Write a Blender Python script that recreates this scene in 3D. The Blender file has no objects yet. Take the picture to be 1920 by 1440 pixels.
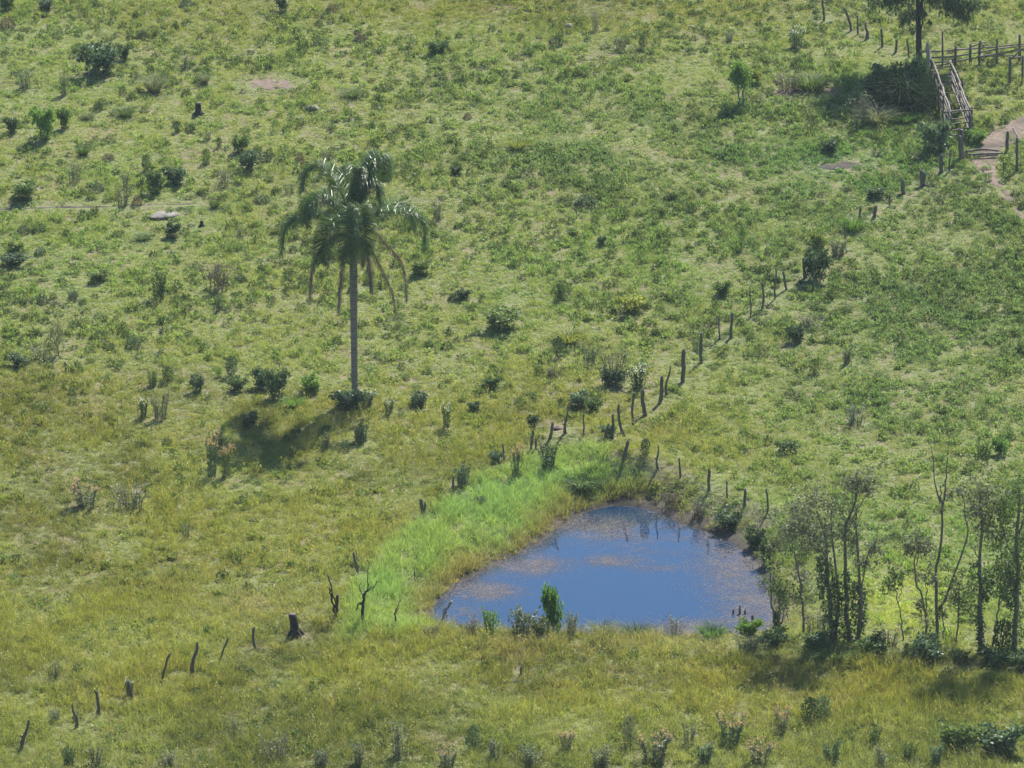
import bpy, math, random
import numpy as np
from mathutils import Vector

R = math.radians
rng = np.random.default_rng(7)
random.seed(7)
scn = bpy.context.scene
COL = scn.collection

# ---------------------------------------------------------------- camera, sky, sun, exposure
PITCH, DIST, ZT = 16.0, 220.0, 1.0
FPX = DIST * 40.0                                # focal length in photo pixels (1920 wide)
cam_loc = np.array([0.0, -DIST * math.cos(R(PITCH)), ZT + DIST * math.sin(R(PITCH))])
cd = bpy.data.cameras.new('camera')
cam = bpy.data.objects.new('camera', cd)
COL.objects.link(cam)
cam.location = cam_loc
cam.rotation_euler = (R(90 - PITCH), 0, 0)
cd.sensor_width = 36.0
cd.lens = 36.0 * FPX / 1920.0
cd.clip_start, cd.clip_end = 1.0, 5000.0
scn.camera = cam

SUN_EL, SUN_AZ = 48.0, 24.0                      # azimuth from +Y towards +X
world = bpy.data.worlds.new('World')
scn.world = world
world.use_nodes = True
wn = world.node_tree
sky = wn.nodes.new('ShaderNodeTexSky')
sky.sky_type = 'NISHITA'
sky.sun_disc = False
sky.sun_elevation, sky.sun_rotation = R(SUN_EL), R(SUN_AZ)
sky.altitude, sky.air_density, sky.dust_density, sky.ozone_density = 1500, 0.95, 0.0, 3.0
bg = wn.nodes['Background']
bg.inputs[1].default_value = 0.12
wn.links.new(sky.outputs[0], bg.inputs[0])

sl = bpy.data.lights.new('sun', 'SUN')
sl.energy, sl.angle, sl.color = 5.0, R(0.53), (1.0, 0.955, 0.87)
sun = bpy.data.objects.new('sun', sl)
COL.objects.link(sun)
sd = Vector((math.cos(R(SUN_EL)) * math.sin(R(SUN_AZ)), math.cos(R(SUN_EL)) * math.cos(R(SUN_AZ)), math.sin(R(SUN_EL))))
sun.rotation_euler = (-sd).to_track_quat('-Z', 'Y').to_euler()
sun.location = (60, 80, 120)

scn.view_settings.view_transform = 'Standard'
scn.view_settings.look = 'None'
scn.view_settings.exposure = 1.18
scn.view_settings.gamma = 1.0
scn.render.filter_size = 2.2
scn.cycles.max_bounces = 5
scn.cycles.diffuse_bounces = 3
scn.cycles.transmission_bounces = 3
scn.cycles.glossy_bounces = 2
scn.cycles.transparent_max_bounces = 4

# ---------------------------------------------------------------- pixel <-> world
fw = np.array([0, math.cos(R(PITCH)), -math.sin(R(PITCH))])
up = np.array([0, math.sin(R(PITCH)), math.cos(R(PITCH))])
rt = np.array([1.0, 0, 0])

def ray(px, py):
    d = fw + rt * ((px - 960) / FPX) + up * ((720 - py) / FPX)
    return d / np.linalg.norm(d)

def at_y(px, py, Y):                             # the point of a pixel's direction in the upright plane y = Y
    d = ray(px, py)
    return cam_loc + d * ((Y - cam_loc[1]) / d[1])

def at_z(px, py, Z):
    d = ray(px, py)
    return cam_loc + d * ((Z - cam_loc[2]) / d[2])

def project(x, y, z):
    dx, dy, dz = x - cam_loc[0], y - cam_loc[1], z - cam_loc[2]
    f = dy * fw[1] + dz * fw[2]
    u = dy * up[1] + dz * up[2]
    return 960 + FPX * dx / f, 720 - FPX * u / f

# ---------------------------------------------------------------- noise
def hash2(i, j, s):
    n = (i.astype(np.int64) * 374761393 + j.astype(np.int64) * 668265263 + s * 144665) & 0x7fffffff
    n = ((n ^ (n >> 13)) * 1274126177) & 0x7fffffff
    return ((n ^ (n >> 16)) & 0xffff) / 65535.0

def vnoise(x, y, s=0):
    i, j = np.floor(x), np.floor(y)
    fx, fy = x - i, y - j
    fx, fy = fx * fx * (3 - 2 * fx), fy * fy * (3 - 2 * fy)
    a = hash2(i, j, s) * (1 - fx) + hash2(i + 1, j, s) * fx
    b = hash2(i, j + 1, s) * (1 - fx) + hash2(i + 1, j + 1, s) * fx
    return a * (1 - fy) + b * fy

def fbm(x, y, s=0, o=3):
    t, a, n = 0.0, 0.5, 0.0
    for k in range(o):
        t = t + a * vnoise(x * 2 ** k + 13.7 * k, y * 2 ** k - 7.1 * k, s + k)
        n += a
        a *= 0.5
    return t / n

def sstep(a, b, x):
    t = np.clip((x - a) / (b - a), 0, 1)
    return t * t * (3 - 2 * t)

# ---------------------------------------------------------------- terrain
def base_h(x, y):
    x, y = np.asarray(x, float), np.asarray(y, float)
    w = 7.0
    q = (y + 8) / w
    z = 0.123 * w * np.logaddexp(0, q)
    z = np.minimum(z, 60 + 0 * z)
    near = np.clip((-70 - y) / 141.0, 0, 1)      # the hill the photograph is taken from
    z = z + 59.8 * near ** 1.7
    amp = 1 - 0.7 * sstep(-70, -90, y)
    z = z + amp * (0.9 * (fbm(x / 22, y / 26, 3, 2) - .5) + 0.34 * (fbm(x / 4.3, y / 5, 9, 2) - .5))
    return z

def march(px, py, hfun):
    d = ray(px, py)
    t = np.linspace(120, 420, 1201)
    p = cam_loc[None] + d[None] * t[:, None]
    g = p[:, 2] - hfun(p[:, 0], p[:, 1])
    k = int(np.argmax(g < 0))
    if k == 0:
        k = 1
    a = g[k - 1] / (g[k - 1] - g[k])
    return p[k - 1] * (1 - a) + p[k] * a

ZW = -0.72                                        # water level
POND_PX = [(800, 1172), (812, 1128), (850, 1096), (905, 1066), (958, 1042), (1008, 1016), (1050, 985), (1088, 961), (1145, 945), (1197, 947), (1242, 960), (1290, 984),
           (1342, 1001), (1382, 1016), (1412, 1042), (1437, 1076), (1449, 1112), (1456, 1152), (1450, 1188), (1385, 1197), (1250, 1200), (1100, 1198), (950, 1196), (850, 1190)]
pond = np.array([at_z(a, b, ZW)[:2] for a, b in POND_PX])

def seg_dist(x, y, P, closed=True):
    best = np.full(np.shape(x), 1e9)
    n = len(P)
    for k in range(n if closed else n - 1):
        a, b = P[k], P[(k + 1) % n]
        e = b - a
        t = np.clip(((x - a[0]) * e[0] + (y - a[1]) * e[1]) / (e @ e), 0, 1)
        best = np.minimum(best, np.hypot(x - a[0] - t * e[0], y - a[1] - t * e[1]))
    return best

def inside(x, y, P):
    c = np.zeros(np.shape(x), bool)
    n = len(P)
    for k in range(n):
        a, b = P[k], P[(k + 1) % n]
        if a[1] == b[1]:
            continue
        c ^= ((a[1] > y) != (b[1] > y)) & (x < (b[0] - a[0]) * (y - a[1]) / (b[1] - a[1]) + a[0])
    return c

def sdist(x, y, P):
    d = seg_dist(x, y, P)
    return np.where(inside(x, y, P), -d, d)

RIDGE_PX = [(640, 1160), (668, 1075), (790, 966), (850, 925), (940, 868), (1000, 842), (1095, 822), (1172, 862)]
ridge = np.array([march(a, b, base_h)[:2] for a, b in RIDGE_PX])

def full_h(x, y):
    z = base_h(x, y)
    d = sdist(x, y, pond)
    d = d + 0.35 * (fbm(x / .9, y / .9, 21, 2) - .5)
    rd = seg_dist(x, y, ridge, False)
    z = z + 0.45 * np.exp(-(rd / 1.5) ** 2)
    wb = 2.6
    t = sstep(0.0, wb, d)
    out = (ZW + 0.06 + 0.12 * np.clip(d, 0, 3)) * (1 - t) + z * t
    bed = ZW + 0.06 + np.maximum(d * 0.6, -1.3)
    return np.where(d > wb + .3, z, np.where(d > 0, out, bed))

GS = 0.3
gx = np.arange(-46, 46.01, GS)
gy = np.arange(-66, 84.01, GS)
GX, GY = np.meshgrid(gx, gy)
GH = full_h(GX, GY)

def H(x, y):
    x, y = np.asarray(x, float), np.asarray(y, float)
    u, v = np.clip((x - gx[0]) / GS, 0, len(gx) - 1.001), np.clip((y - gy[0]) / GS, 0, len(gy) - 1.001)
    i, j = np.floor(u).astype(int), np.floor(v).astype(int)
    a, b = u - i, v - j
    return (GH[j, i] * (1 - a) + GH[j, i + 1] * a) * (1 - b) + (GH[j + 1, i] * (1 - a) + GH[j + 1, i + 1] * a) * b

def P(px, py):
    return march(px, py, H)

def Ppoly(L):
    return np.array([P(a, b)[:2] for a, b in L])

# ---------------------------------------------------------------- mesh helpers
def link(o, parent=None):
    COL.objects.link(o)
    if parent is not None:
        o.parent = parent
    return o

class MB:                                        # collects vertices, faces, a per-vertex tint v and a material slot
    def __init__(s):
        s.V, s.F, s.v, s.m, s.n = [], [], [], [], 0
    def add(s, V, F, v=1.0, m=0):
        V = np.asarray(V, float)
        F = np.asarray(F, int)
        s.V.append(V)
        s.F.append((F + s.n, m))
        s.v.append(np.broadcast_to(np.asarray(v, float), (len(V),)))
        s.n += len(V)
    def mesh(s, name, mats, smooth=False):
        me = bpy.data.meshes.new(name)
        V = np.concatenate(s.V) if s.V else np.zeros((0, 3))
        loops, starts, mi, tot = [], [], [], 0
        for F, m in s.F:
            if not len(F):
                continue
            k = F.shape[1]
            loops.append(F.ravel())
            starts.append(tot + k * np.arange(len(F)))
            mi.append(np.full(len(F), m))
            tot += F.size
        loops, starts, mi = np.concatenate(loops), np.concatenate(starts), np.concatenate(mi)
        me.vertices.add(len(V))
        me.vertices.foreach_set('co', V.astype(np.float32).ravel())
        me.loops.add(len(loops))
        me.loops.foreach_set('vertex_index', loops.astype(np.int32))
        me.polygons.add(len(starts))
        me.polygons.foreach_set('loop_start', starts.astype(np.int32))
        me.polygons.foreach_set('material_index', mi.astype(np.int32))
        a = me.attributes.new('v', 'FLOAT', 'POINT')
        a.data.foreach_set('value', np.concatenate(s.v).astype(np.float32))
        for m in mats:
            me.materials.append(m)
        me.update(calc_edges=True)
        me.validate()
        if smooth:
            me.shade_smooth()
        return me
    def build(s, name, mats, parent=None, smooth=False):
        if not isinstance(mats, (list, tuple)):
            mats = [mats]
        return link(bpy.data.objects.new(name, s.mesh(name, mats, smooth)), parent)

def tag(o, label=None, cat=None, group=None, kind=None):
    if label: o['label'] = label
    if cat: o['category'] = cat
    if group: o['group'] = group
    if kind: o['kind'] = kind
    return o

def empty(name, loc, parent=None):
    o = bpy.data.objects.new(name, None)
    o.empty_display_size = .3
    o.location = [float(c) for c in loc]
    return link(o, parent)

def tube(mb, path, radii, sides=7, v=1.0, m=0, lump=0.0, cap=True, rg=rng):
    path = np.asarray(path, float)
    n = len(path)
    radii = np.broadcast_to(np.asarray(radii, float), (n,))
    T = np.gradient(path, axis=0)
    T /= np.linalg.norm(T, axis=1)[:, None] + 1e-9
    ref = np.array([0.31, 0.93, 0.2]) if abs(T[0] @ np.array([0.31, 0.93, 0.2])) < .9 else np.array([1.0, 0, 0])
    A = np.cross(T, ref)
    A /= np.linalg.norm(A, axis=1)[:, None] + 1e-9
    B = np.cross(T, A)
    th = np.linspace(0, 2 * np.pi, sides, endpoint=False)
    rr = radii[:, None] * (1 + lump * (rg.random((n, sides)) - .5))
    V = path[:, None] + rr[..., None] * (np.cos(th)[None, :, None] * A[:, None] + np.sin(th)[None, :, None] * B[:, None])
    idx = np.arange(n * sides).reshape(n, sides)
    nx = np.roll(idx, -1, 1)
    F = np.stack([idx[:-1], nx[:-1], nx[1:], idx[1:]], -1).reshape(-1, 4)
    mb.add(V.reshape(-1, 3), F, v, m)
    if cap:
        k0 = mb.n
        c = np.vstack([path[0], path[-1]])
        mb.V.append(c); mb.v.append(np.full(2, v if np.isscalar(v) else 1.0)); mb.n += 2
        o = k0 - n * sides
        F0 = np.stack([nx[0] + o, idx[0] + o, np.full(sides, k0)], -1)
        F1 = np.stack([idx[-1] + o, nx[-1] + o, np.full(sides, k0 + 1)], -1)
        mb.F.append((F0, m)); mb.F.append((F1, m))

def smooth_path(pts, n):
    pts = np.asarray(pts, float)
    k = len(pts)
    e = np.vstack([2 * pts[0] - pts[1], pts, 2 * pts[-1] - pts[-2]])
    out = []
    for u in np.linspace(0, k - 1 - 1e-9, n):
        i = int(u); t = u - i
        p0, p1, p2, p3 = e[i], e[i + 1], e[i + 2], e[i + 3]
        out.append(.5 * (2 * p1 + (p2 - p0) * t + (2 * p0 - 5 * p1 + 4 * p2 - p3) * t * t + (3 * p1 - p0 - 3 * p2 + p3) * t ** 3))
    return np.array(out)

def unit(a):
    return a / (np.linalg.norm(a, axis=-1, keepdims=True) + 1e-9)

def leaves(mb, pos, d, L, W, v=None, m=0, droop=0.0, rg=rng):
    """folded diamond leaves: n positions, directions, lengths, widths"""
    n = len(pos)
    d = unit(np.asarray(d, float))
    L = np.broadcast_to(L, (n,))[:, None]
    W = np.broadcast_to(W, (n,))[:, None]
    s = unit(np.cross(d, unit(rg.normal(size=(n, 3)))))
    nrm = np.cross(s, d)
    mid = pos + d * L * .45 + nrm * W * .15
    tip = pos + d * L + np.array([0, 0, -1.0]) * L * droop
    V = np.stack([pos, mid + s * W * .5, tip, mid - s * W * .5], 1).reshape(-1, 3)
    F = np.arange(4 * n).reshape(n, 4)
    if v is None:
        v = .75 + .5 * rg.random(n)
    mb.add(V, F, np.repeat(v, 4), m)

def blades(mb, pos, d0, L, W, bend, v=None, m=0, rg=rng):
    """grass blades of two segments that lean over; pos n x 3, d0 start direction, bend sideways vector"""
    n = len(pos)
    d0 = unit(np.asarray(d0, float))
    L = np.broadcast_to(L, (n,))[:, None]
    W = np.broadcast_to(W, (n,))[:, None]
    s = unit(np.cross(d0, unit(rg.normal(size=(n, 3)))))
    p1 = pos + d0 * L * .55
    d1 = unit(d0 + bend)
    p2 = p1 + d1 * L * .5
    V = np.stack([pos - s * W * .5, pos + s * W * .5, p1 + s * W * .42, p1 - s * W * .42, p2], 1).reshape(-1, 3)
    k = 5 * np.arange(n)[:, None]
    if v is None:
        v = .75 + .5 * rg.random(n)
    v5 = np.repeat(v, 5)
    a0 = mb.n
    mb.V.append(V); mb.v.append(v5); mb.n += len(V)
    mb.F.append((a0 + k + np.array([[0, 1, 2, 3]]), m))
    mb.F.append((a0 + k + np.array([[3, 2, 4]]), m))

# ---------------------------------------------------------------- materials
def newmat(name):
    m = bpy.data.materials.new(name)
    m.use_nodes = True
    nt = m.node_tree
    return m, nt, nt.nodes['Principled BSDF'], nt.nodes['Material Output']

def leaf_mat(name, col, trans=.35, rough=.55, instancer=False, tint=.25, spec=.14):
    m, nt, p, out = newmat(name)
    N, Lk = nt.nodes.new, nt.links.new
    at = N('ShaderNodeAttribute'); at.attribute_name = 'v'
    if instancer:
        ci = N('ShaderNodeAttribute'); ci.attribute_type = 'INSTANCER'; ci.attribute_name = 'col'
        src = ci.outputs['Color']
    else:
        oi = N('ShaderNodeObjectInfo')
        hs = N('ShaderNodeHueSaturation')
        hs.inputs['Color'].default_value = (*col, 1)
        mr = N('ShaderNodeMapRange'); mr.inputs[3].default_value = 1 - tint; mr.inputs[4].default_value = 1 + tint
        Lk(oi.outputs['Random'], mr.inputs[0]); Lk(mr.outputs[0], hs.inputs['Value'])
        mr2 = N('ShaderNodeMapRange'); mr2.inputs[3].default_value = .515; mr2.inputs[4].default_value = .485
        Lk(oi.outputs['Random'], mr2.inputs[0]); Lk(mr2.outputs[0], hs.inputs['Hue'])
        src = hs.outputs[0]
    mul = N('ShaderNodeMix'); mul.data_type = 'RGBA'; mul.blend_type = 'MULTIPLY'; mul.inputs[0].default_value = 1
    Lk(src, mul.inputs[6]); Lk(at.outputs['Fac'], mul.inputs[7])
    c = mul.outputs[2]
    Lk(c, p.inputs['Base Color'])
    p.inputs['Roughness'].default_value = rough
    p.inputs['Specular IOR Level'].default_value = spec
    tr = N('ShaderNodeBsdfTranslucent')
    g = N('ShaderNodeMix'); g.data_type = 'RGBA'; g.blend_type = 'MULTIPLY'; g.inputs[0].default_value = 1
    g.inputs[7].default_value = (1.25, 1.2, .6, 1)
    Lk(c, g.inputs[6]); Lk(g.outputs[2], tr.inputs[0])
    mx = N('ShaderNodeMixShader'); mx.inputs[0].default_value = trans
    Lk(p.outputs[0], mx.inputs[1]); Lk(tr.outputs[0], mx.inputs[2]); Lk(mx.outputs[0], out.inputs[0])
    return m

def rough_mat(name, c1, c2, scale=6.0, rough=.85, stretch=(1, 1, 1), bump=.4, c3=None, scale3=1.2):
    m, nt, p, out = newmat(name)
    N, Lk = nt.nodes.new, nt.links.new
    tc = N('ShaderNodeTexCoord'); mp = N('ShaderNodeMapping'); mp.inputs['Scale'].default_value = stretch
    Lk(tc.outputs['Object'], mp.inputs[0])
    nz = N('ShaderNodeTexNoise'); nz.inputs['Scale'].default_value = scale; nz.inputs['Detail'].default_value = 6
    Lk(mp.outputs[0], nz.inputs['Vector'])
    cr = N('ShaderNodeValToRGB')
    cr.color_ramp.elements[0].position, cr.color_ramp.elements[1].position = .35, .68
    cr.color_ramp.elements[0].color, cr.color_ramp.elements[1].color = (*c1, 1), (*c2, 1)
    Lk(nz.outputs[0], cr.inputs[0])
    c = cr.outputs[0]
    if c3:
        n3 = N('ShaderNodeTexNoise'); n3.inputs['Scale'].default_value = scale3; n3.inputs['Detail'].default_value = 4
        Lk(mp.outputs[0], n3.inputs['Vector'])
        r3 = N('ShaderNodeMapRange'); r3.inputs[1].default_value = .45; r3.inputs[2].default_value = .65
        Lk(n3.outputs[0], r3.inputs[0])
        mx = N('ShaderNodeMix'); mx.data_type = 'RGBA'; mx.inputs[7].default_value = (*c3, 1)
        Lk(r3.outputs[0], mx.inputs[0]); Lk(c, mx.inputs[6])
        c = mx.outputs[2]
    Lk(c, p.inputs['Base Color'])
    p.inputs['Roughness'].default_value = rough
    p.inputs['Specular IOR Level'].default_value = .25
    b = N('ShaderNodeBump'); b.inputs['Strength'].default_value = bump; b.inputs['Distance'].default_value = .05
    Lk(nz.outputs[0], b.inputs['Height']); Lk(b.outputs[0], p.inputs['Normal'])
    return m

M = {}
M['ground'] = rough_mat('meadow_soil', (.10, .115, .04), (.17, .18, .075), 5, .95, c3=(.16, .13, .075), scale3=.5)
M['dirt'] = rough_mat('red_dirt', (.125, .088, .066), (.2, .148, .115), 4, .95, c3=(.08, .062, .045), scale3=.7)
M['soil'] = rough_mat('bare_soil', (.12, .085, .06), (.2, .145, .11), 5, .95)
M['mud'] = rough_mat('wet_mud_and_rut_shade', (.03, .026, .02), (.068, .055, .041), 4, .92, c3=(.06, .049, .036), scale3=.9)
M['wood'] = rough_mat('weathered_wood', (.07, .064, .05), (.15, .135, .108), 9, .8, (6, 6, 1))
M['wood_pale'] = rough_mat('sun_bleached_wood', (.2, .17, .14), (.36, .31, .27), 9, .75, (6, 6, 1))
M['rail'] = rough_mat('stripped_pole_wood', (.12, .095, .075), (.25, .205, .165), 7, .7, c3=(.07, .058, .046), scale3=2)
M['bark'] = rough_mat('grey_bark', (.085, .08, .064), (.2, .185, .15), 8, .9, (4, 4, 1))
M['bark_dark'] = rough_mat('dark_bark', (.02, .018, .015), (.055, .045, .036), 8, .9, (4, 4, 1))
M['palm_trunk'] = rough_mat('palm_trunk_bark', (.12, .11, .095), (.23, .21, .18), 3, .8, (.6, .6, 5), .6)
M['stone'] = rough_mat('pale_stone', (.14, .12, .11), (.28, .25, .23), 3, .9, c3=(.12, .11, .09))
M['straw'] = leaf_mat('straw', (.22, .17, .09), .3)
M['grass'] = leaf_mat('grass_blade', (0, 0, 0), .42, .5, True, spec=.18)
M['leaf'] = leaf_mat('green_leaf', (.105, .16, .052), .35)
M['leaf_dark'] = leaf_mat('dark_green_leaf', (.068, .112, .05), .25)
M['leaf_blue'] = leaf_mat('blue_green_leaf', (.10, .155, .085), .28, .45)
M['leaf_yellow'] = leaf_mat('yellow_green_leaf', (.21, .25, .055), .4)
M['leaf_bright'] = leaf_mat('bright_green_leaf', (.12, .22, .05), .4)
M['leaf_grey'] = leaf_mat('grey_green_leaf', (.20, .225, .14), .3)
M['leaf_brown'] = leaf_mat('brownish_leaf', (.14, .115, .07), .3)
M['white'] = leaf_mat('white_petal_and_glint', (.75, .75, .7), .2, tint=.05)  # white of real flowers, and painted leaf glints on two bushes
M['plume'] = leaf_mat('seed_plume', (.38, .28, .2), .4, tint=.1)
M['palm_leaf'] = leaf_mat('palm_leaflet', (.078, .135, .04), .38, .38, tint=.05, spec=.45)
M['palm_dead'] = leaf_mat('dead_palm_leaflet', (.2, .178, .148), .3, .7, tint=.15)
M['twig'] = rough_mat('grey_twig', (.1, .088, .072), (.2, .18, .15), 6, .9)

m, nt, p, out = newmat('pond_water')
p.inputs['Base Color'].default_value = (.008, .025, .058, 1)
p.inputs['Roughness'].default_value = .03
p.inputs['IOR'].default_value = 1.33
nz = nt.nodes.new('ShaderNodeTexNoise'); nz.inputs['Scale'].default_value = 3.2; nz.inputs['Detail'].default_value = 3
tc = nt.nodes.new('ShaderNodeTexCoord'); nt.links.new(tc.outputs['Object'], nz.inputs['Vector'])
b = nt.nodes.new('ShaderNodeBump'); b.inputs['Strength'].default_value = .05; b.inputs['Distance'].default_value = .02
nt.links.new(nz.outputs[0], b.inputs['Height']); nt.links.new(b.outputs[0], p.inputs['Normal'])
M['water'] = m
M['algae'] = rough_mat('floating_algae', (.085, .07, .064), (.14, .112, .098), 2, .8)

# ---------------------------------------------------------------- ground sheet, pond, bare earth
def geo(a, b, n):
    return a + (b - a) * (np.linspace(0, 1, n) ** 2.2)
xs = np.concatenate([-geo(46, 900, 26)[1:][::-1], gx, geo(46, 900, 26)[1:]])
ys = np.concatenate([(-geo(66, 330, 30)[1:])[::-1], gy, geo(84, 1100, 26)[1:]])
X, Y = np.meshgrid(xs, ys)
Z = base_h(X, Y)
i0, j0 = 25, 29
Z[j0:j0 + len(gy), i0:i0 + len(gx)] = GH
Z = np.where((Y < -211), np.minimum(Z, 58.2 + 0 * Z), Z)
mb = MB()
idx = np.arange(X.size).reshape(X.shape)
F = np.stack([idx[:-1, :-1], idx[:-1, 1:], idx[1:, 1:], idx[1:, :-1]], -1).reshape(-1, 4)
mb.add(np.stack([X, Y, Z], -1).reshape(-1, 3), F)
tag(mb.build('ground', M['ground'], smooth=True), kind='structure')

mb = MB()
c = pond.mean(0)
big = c + (pond - c) * 1.06
n = len(big)
V = np.column_stack([np.vstack([big, c]), np.full(n + 1, ZW)])
mb.add(V, np.stack([np.arange(n), (np.arange(n) + 1) % n, np.full(n, n)], -1))
tag(mb.build('pond_water', M['water']), 'still blue pond reflecting the sky behind the thicket', 'pond', kind='structure')

def draped(name, poly, mat, lift=.03, step=.2, wob=.35, kind='structure', label=None, cat=None, ring=None):
    poly = np.asarray(poly)
    lo, hi = poly.min(0) - 1.2, poly.max(0) + 1.2
    ax, ay = np.arange(lo[0], hi[0], step), np.arange(lo[1], hi[1], step)
    A, B = np.meshgrid(ax, ay)
    d = sdist(A, B, poly) + wob * 2 * (fbm(A / .8, B / .8, 31, 2) - .5)
    if ring:
        d = np.where(d > 0, d - ring[1], -(d + ring[0]))
    ok = d < 0
    z = H(A, B) + lift - np.clip(d + .25, 0, .25) * .15 + .04 * (fbm(A / .4, B / .4, 8, 2) - .5)
    q = ok[:-1, :-1] & ok[1:, :-1] & ok[:-1, 1:] & ok[1:, 1:]
    idx = np.arange(A.size).reshape(A.shape)
    F = np.stack([idx[:-1, :-1], idx[:-1, 1:], idx[1:, 1:], idx[1:, :-1]], -1)[q]
    u, inv = np.unique(F, return_inverse=True)
    mb = MB()
    mb.add(np.stack([A, B, z], -1).reshape(-1, 3)[u], inv.reshape(F.shape))
    return tag(mb.build(name, mat, smooth=True), label, cat, kind=kind)

YARD = Ppoly([(1838, 262), (1862, 240), (1930, 212), (1960, 214), (1960, 262), (1925, 262), (1890, 276), (1874, 306), (1872, 330), (1878, 348), (1860, 348), (1838, 325), (1818, 300)])
TRAIL = Ppoly([(1856, 340), (1884, 340), (1900, 372), (1930, 412), (1960, 440), (1950, 450), (1912, 410), (1888, 378)])
OVAL = Ppoly([(462, 156), (480, 148), (520, 147), (552, 154), (550, 168), (510, 171), (474, 166)])
SOILB = Ppoly([(1520, 312), (1545, 308), (1580, 305), (1618, 306), (1620, 314), (1580, 320), (1540, 318)])
SOILC = Ppoly([(1035, 796), (1052, 796), (1062, 806), (1050, 812), (1032, 810)])
CUT = Ppoly([(1440, 172), (1470, 165), (1530, 163), (1575, 165), (1570, 176), (1500, 178), (1450, 180)])
TRL = Ppoly([(-40, 391), (100, 387), (240, 384), (372, 381), (372, 384), (240, 388), (100, 391), (-40, 396)])
draped('dirt_yard', YARD, M['dirt'])
draped('dirt_trail', TRAIL, M['dirt'], step=.15)
draped('bare_soil', OVAL, M['soil'])
draped('bare_soil', SOILB, M['mud'], step=.15)
draped('bare_soil', SOILC, M['soil'], step=.12)
draped('bare_soil', CUT, M['soil'], step=.15)
draped('cattle_track', TRL, M['mud'], step=.1, wob=.12)  # dark mud tone paints in the shadow of ruts that aren't modelled
SHORE_PX = [(1010, 1030), (1045, 975), (1088, 952), (1145, 935), (1200, 932), (1250, 940), (1300, 962), (1350, 980), (1395, 996), (1430, 1030), (1452, 1070), (1466, 1110),
            (1474, 1160), (1440, 1160), (1425, 1100), (1395, 1045), (1350, 1015), (1290, 1000), (1195, 965), (1140, 965), (1060, 1000)]
SHORE = np.array([at_z(a, b, ZW + .2)[:2] for a, b in SHORE_PX])
draped('mud_shore', SHORE, M['mud'], lift=.02, wob=.3)
draped('pond_rim', pond, M['mud'], lift=.035, step=.15, wob=.12, ring=(.9, .55))
BARE = [YARD, TRAIL, OVAL, SOILB, SOILC]

# ---------------------------------------------------------------- meadow: tufts instanced on a cloud of points
def tuft(kind, seed):
    rg = np.random.default_rng(seed)
    mb = MB()
    def around(n, r):
        a, q = rg.random(n) * 2 * np.pi, r * np.sqrt(rg.random(n))
        return np.column_stack([q * np.cos(a), q * np.sin(a), np.full(n, -.01)])
    if kind in ('short', 'medium', 'tall'):
        n, r, h, w, lean = {'short': (20, .19, .14, .019, .85), 'medium': (18, .17, .32, .016, .5), 'tall': (17, .16, .7, .016, .3)}[kind]
        p = around(n, r)
        d = np.column_stack([rg.normal(0, lean, n), rg.normal(0, lean, n), np.ones(n)])
        bend = np.column_stack([d[:, 0] * 1.2 + rg.normal(0, .3, n), d[:, 1] * 1.2 + rg.normal(0, .3, n), -.35 - .3 * rg.random(n)])
        blades(mb, p, d, h * (.6 + .7 * rg.random(n)), w, bend, .82 + .36 * rg.random(n), rg=rg)
    elif kind == 'weed':
        n = 26
        p = around(n, .13); p[:, 2] = .16 * rg.random(n)
        d = p * np.array([3, 3, 1]) + rg.normal(0, .5, (n, 3)) + np.array([0, 0, .45])
        leaves(mb, p, d, .1 + .09 * rg.random(n), .05 + .035 * rg.random(n), .75 + .45 * rg.random(n), rg=rg)
    elif kind == 'clump':
        n = 70
        d = unit(rg.normal(size=(n, 3))); d[:, 2] = np.abs(d[:, 2])
        p = d * (.5 + .5 * rg.random((n, 1))) * [.2, .2, .32]
        leaves(mb, p, d + rg.normal(0, .6, (n, 3)) + [0, 0, .3], .1 + .08 * rg.random(n), .045 + .03 * rg.random(n), .55 + .7 * rg.random(n), rg=rg)
    elif kind == 'stalk':
        n = 7
        p = around(n, .12)
        d = np.column_stack([rg.normal(0, .2, n), rg.normal(0, .2, n), np.ones(n)])
        blades(mb, p, d, .5 + .35 * rg.random(n), .012, rg.normal(0, .25, (n, 3)), rg=rg)
        n = 10
        leaves(mb, around(n, .18) + np.column_stack([np.zeros((n, 2)), .4 + .3 * rg.random(n)]), rg.normal(0, 1, (n, 3)), .09, .04, 1.1 + .3 * rg.random(n), rg=rg)
    return mb

tufts = bpy.data.collections.new('tuft_shapes')
KINDS = ['short', 'medium', 'tall', 'weed', 'stalk', 'clump']
for ki, k in enumerate(KINDS):
    for s in range(4):
        me = tuft(k, 100 * ki + s).mesh('tuft_%d%d' % (ki, s), [M['grass']])
        tufts.objects.link(bpy.data.objects.new('tuft_%d%d' % (ki, s), me))

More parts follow.
